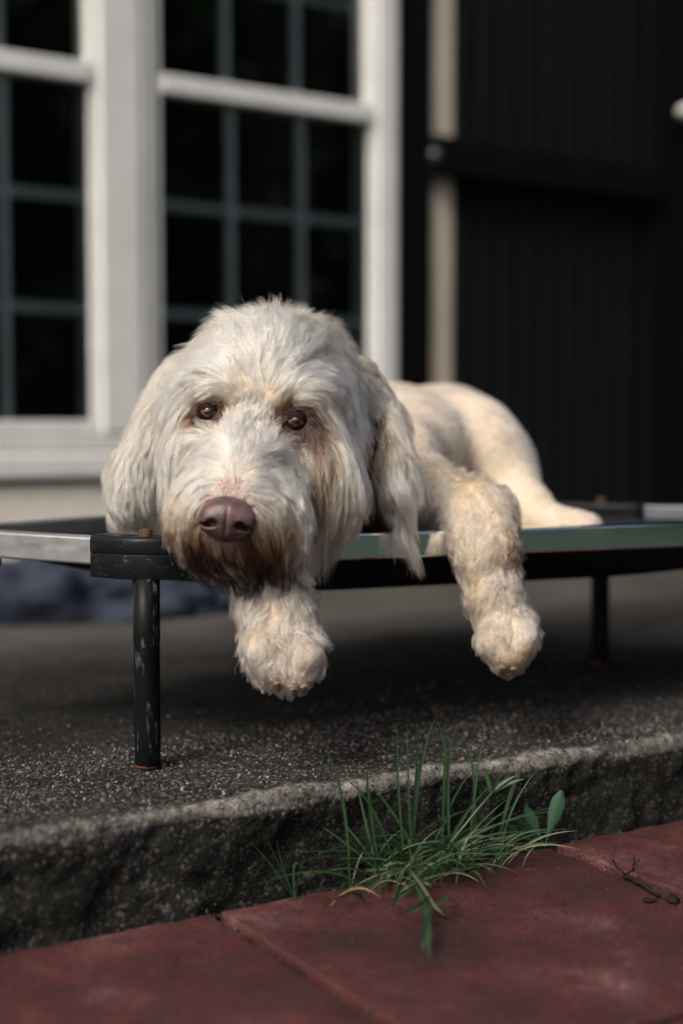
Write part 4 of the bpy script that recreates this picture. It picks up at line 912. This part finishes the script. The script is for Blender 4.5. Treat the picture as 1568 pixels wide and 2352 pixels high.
for k in range(170):
    ru = random.gauss(940, 85); ru = min(max(ru, 770), 1130)
    r = kerb_root(ru, random.uniform(0.0, 0.055)); hgt = random.uniform(0.03, 0.085) * (1 - abs(ru - 950) / 450)
    lean = random.gauss(0.0, 0.045); fwd = random.uniform(-0.005, 0.06)
    tip = r + KS * (lean * 1.2 + random.gauss(0, .012)) + KQ * fwd + np.array([0, 0, hgt * random.uniform(0.45, 1.0)])
    mid = r + KS * lean * 0.3 + KQ * fwd * 0.25 + np.array([0, 0, hgt * random.uniform(.6, .95)])
    blade(tuft, [r, mid, tip], random.uniform(0.0011, 0.0025), STRAW if random.random() < 0.16 else GRASS)
for k in range(16):
    r = kerb_root(random.gauss(930, 90), random.uniform(.0, .05)); a = random.uniform(-1, 1)
    tip = r + KS * a * .06 + KQ * random.uniform(.0, .05) + np.array([0, 0, random.uniform(.004, .03)])
    blade(tuft, [r, (r + tip) / 2 + np.array([0, 0, random.uniform(.01, .03)]), tip], random.uniform(.001, .002), DRY)
def stem(par, pts, r, mat):
    V, F = tube_mesh(np.array(pts) - np.array(par.location), r, 7); return pymesh('stem', V, F, mat, par, True)
r0 = kerb_root(940, 0.03)
stem(tuft, [r0, at(1040, 1930, r0[1] - .01), at(1105, 1850, r0[1] - .0), at(1135, 1815, r0[1] + .01)], [.0014, .0013, .0012, .001], STRAW)
for tu, tv in ((1187, 1782), (1112, 1762), (1150, 1775), (1205, 1790)):
    p = at(1128, 1822, r0[1] + .01); blade(tuft, [p, (p + at(tu, tv, r0[1] + .01)) / 2 + [0, 0, .004], at(tu, tv, r0[1] + .01)], .004)
# a runner creeping forward over the paver
run = empty('grass_runner', kerb_root(930, 0.05)); tag(run, 'loose grass runner with limp leaves creeping over the middle red paver', 'grass runner')
rp = [on_z(930, 1985, ZP + .020), on_z(965, 2030, ZP + .018), on_z(1000, 2085, ZP + .010), on_z(1022, 2105, ZP + .004)]
stem(run, rp, [.0021, .0020, .0016, .001], STRAW)
lf = [((905, 1990), (900, 2030), (860, 2010)), ((960, 2030), (930, 2050), (890, 2080)), ((955, 2035), (985, 2090), (975, 2130)), ((985, 2060), (960, 2090), (920, 2100)), ((1000, 2085), (1020, 2070), (1040, 2050)), ((985, 2080), (980, 2150), (985, 2200)),
      ((975, 2075), (985, 2130), (1000, 2120)), ((930, 2000), (890, 2000), (840, 2045)), ((945, 2010), (1000, 2040), (1010, 2040)), ((985, 2090), (975, 2140), (970, 2185)), ((940, 2005), (900, 2050), (905, 2100)), ((920, 1995), (860, 1990), (800, 2010))]
for a, b, c in lf:
    blade(run, [on_z(*a, ZP + .017), on_z(*b, ZP + .020), on_z(*c, ZP + .005)], random.uniform(.003, .0046))
# sprout further to the left
sp = empty('grass_sprout', kerb_root(655)); tag(sp, 'sparse thin grass sprout at the kerb foot left of the big tuft', 'grass sprout')
for tu, tv, mu, mv, w in ((600, 1905, 630, 1960, .002), (636, 1930, 635, 1965, .004), (690, 1990, 665, 1955, .004), (575, 1935, 610, 1965, .002), (705, 1965, 690, 1975, .002)):
    w *= .45
    r = kerb_root(660, .012); blade(sp, [r, at(mu, mv, r[1]), at(tu, tv, r[1])], w)
# broad-leaved weed
wd = empty('broadleaf_weed', kerb_root(1240)); tag(wd, 'small weed with one broad upright leaf right of the grass tuft', 'weed')
def leaf(par, base, tip, width, bend, mat):
    n, m = 12, 5; base, tip = np.array(base), np.array(tip); ax = tip - base; ln = np.linalg.norm(ax); ax = ax / ln
    side = unit(np.cross(ax, unit(CAM - base))); up = np.cross(side, ax); V, F = [], []
    for i in range(n + 1):
        t = i / n; w = width * (0.12 + 0.88 * max(0.0, math.sin(math.pi * min(1, max(0, (t - 0.15) / 0.87)) ** 1.5)) if t > 0.15 else 0.12) * (1 + 0.08 * math.sin(t * 25))
        for j in range(m):
            x = (j / (m - 1) - 0.5)
            V.append(base + ax * ln * t + side * w * x + up * (bend * t * t - abs(x) * w * 0.35) - np.array(par.location))
    F = [(i * m + j, i * m + j + 1, (i + 1) * m + j + 1, (i + 1) * m + j) for i in range(n) for j in range(m - 1)]
    return pymesh('leaf', V, F, mat, par, True)
r = kerb_root(1240, .012)
leaf(wd, r, at(1288, 1820, r[1] - .005), .0145, -.006, WEED); leaf(wd, r, at(1205, 1850, r[1] + .002), .011, .004, WEED); leaf(wd, r, at(1160, 1895, r[1] - .01), .010, .006, WEED); leaf(wd, r, at(1180, 1878, r[1] - .012), .012, .006, WEED)
# dry twig in the paver joint and crumbs
tw = empty('dry_twig', on_z(1450, 2020, ZP)); tag(tw, 'small dark forked twig lying in the joint between red pavers', 'twig')
z = ZP + .004
for nm, pts, rr in (('branch', [on_z(1405, 1974, z + .014), on_z(1415, 1990, z + .008), on_z(1437, 2012, z)], .0011), ('branch', [on_z(1457, 1968, z + .016), on_z(1455, 1992, z + .010), on_z(1440, 2012, z)], .0012), ('branch', [on_z(1470, 1975, z + .014), on_z(1458, 1984, z + .012)], .0008), ('stalk', [on_z(1437, 2012, z), on_z(1470, 2030, z), on_z(1510, 2055, z)], .0022)):
    pts = np.array(pts); pts = np.concatenate([[p + RNG.normal(0, .0006, 3) for p in np.linspace(pts[k], pts[k + 1], 5)] for k in range(len(pts) - 1)])
    V, F = tube_mesh(pts - np.array(tw.location), np.linspace(rr, rr * .8, len(pts)), 7); pymesh(nm, V, F, TWIG, tw, True)
def crumb(u, v, r, label):
    bm = bmesh.new(); bmesh.ops.create_icosphere(bm, subdivisions=2, radius=r)
    for vv in bm.verts: vv.co = Vector((vv.co.x * 1.6, vv.co.y, vv.co.z * .6)) * random.uniform(.75, 1.2)
    o = bm_link('soil_crumb', bm, TWIG, None, True); o.location = on_z(u, v, ZP + r * .35); o.rotation_euler = (0, 0, random.random() * 6); tag(o, label, 'soil crumb')
crumb(1062, 1998, .0042, 'dark soil crumb on the middle paver below the grass tips'); crumb(1490, 2068, .004, 'dark soil crumb on the paver just below the twig'); crumb(1545, 2066, .006, 'larger dark soil crumb at the right edge by the joint')

# ------------------------------------------------------------------ foliage screen added out of view to darken reflections and block sky
def unseen_hedge():
    n = 30000
    y = RNG.uniform(-9, 3.5, n); zz = RNG.uniform(-0.1, 4.2, n); x = 6.0 + RNG.normal(0, .35, n) + 0.6 * fbm(np.stack([y, zz, y * 0], 1), 0.9, 3)
    zz += 0.6 * fbm(np.stack([y, y * 0, y * 0], 1), 1.3, 3) * (zz > 3.2)
    P = np.stack([x, y, zz], 1); a = unit(RNG.normal(0, 1, (n, 3))); b = unit(np.cross(a, RNG.normal(0, 1, (n, 3)))); s = RNG.uniform(.06, .13, (n, 1))
    V = np.stack([P - a * s, P + b * s * .5, P + a * s, P - b * s * .5], 1).reshape(-1, 3); F = np.arange(4 * n).reshape(n, 4)
    h = empty('unseen_hedge', (6.0, -3.0, -0.12)); tag(h, 'tall dark green foliage screen added out of view to darken the window reflections', 'unseen_hedge')
    pymesh('unseen_foliage', V - np.array(h.location), F, UNSEEN_HEDGE, h)
    box('unseen_hedge_core', (0.3, -6.0, 0.0), (0.8, 6.5, 3.9), TWIG, h)
unseen_hedge()
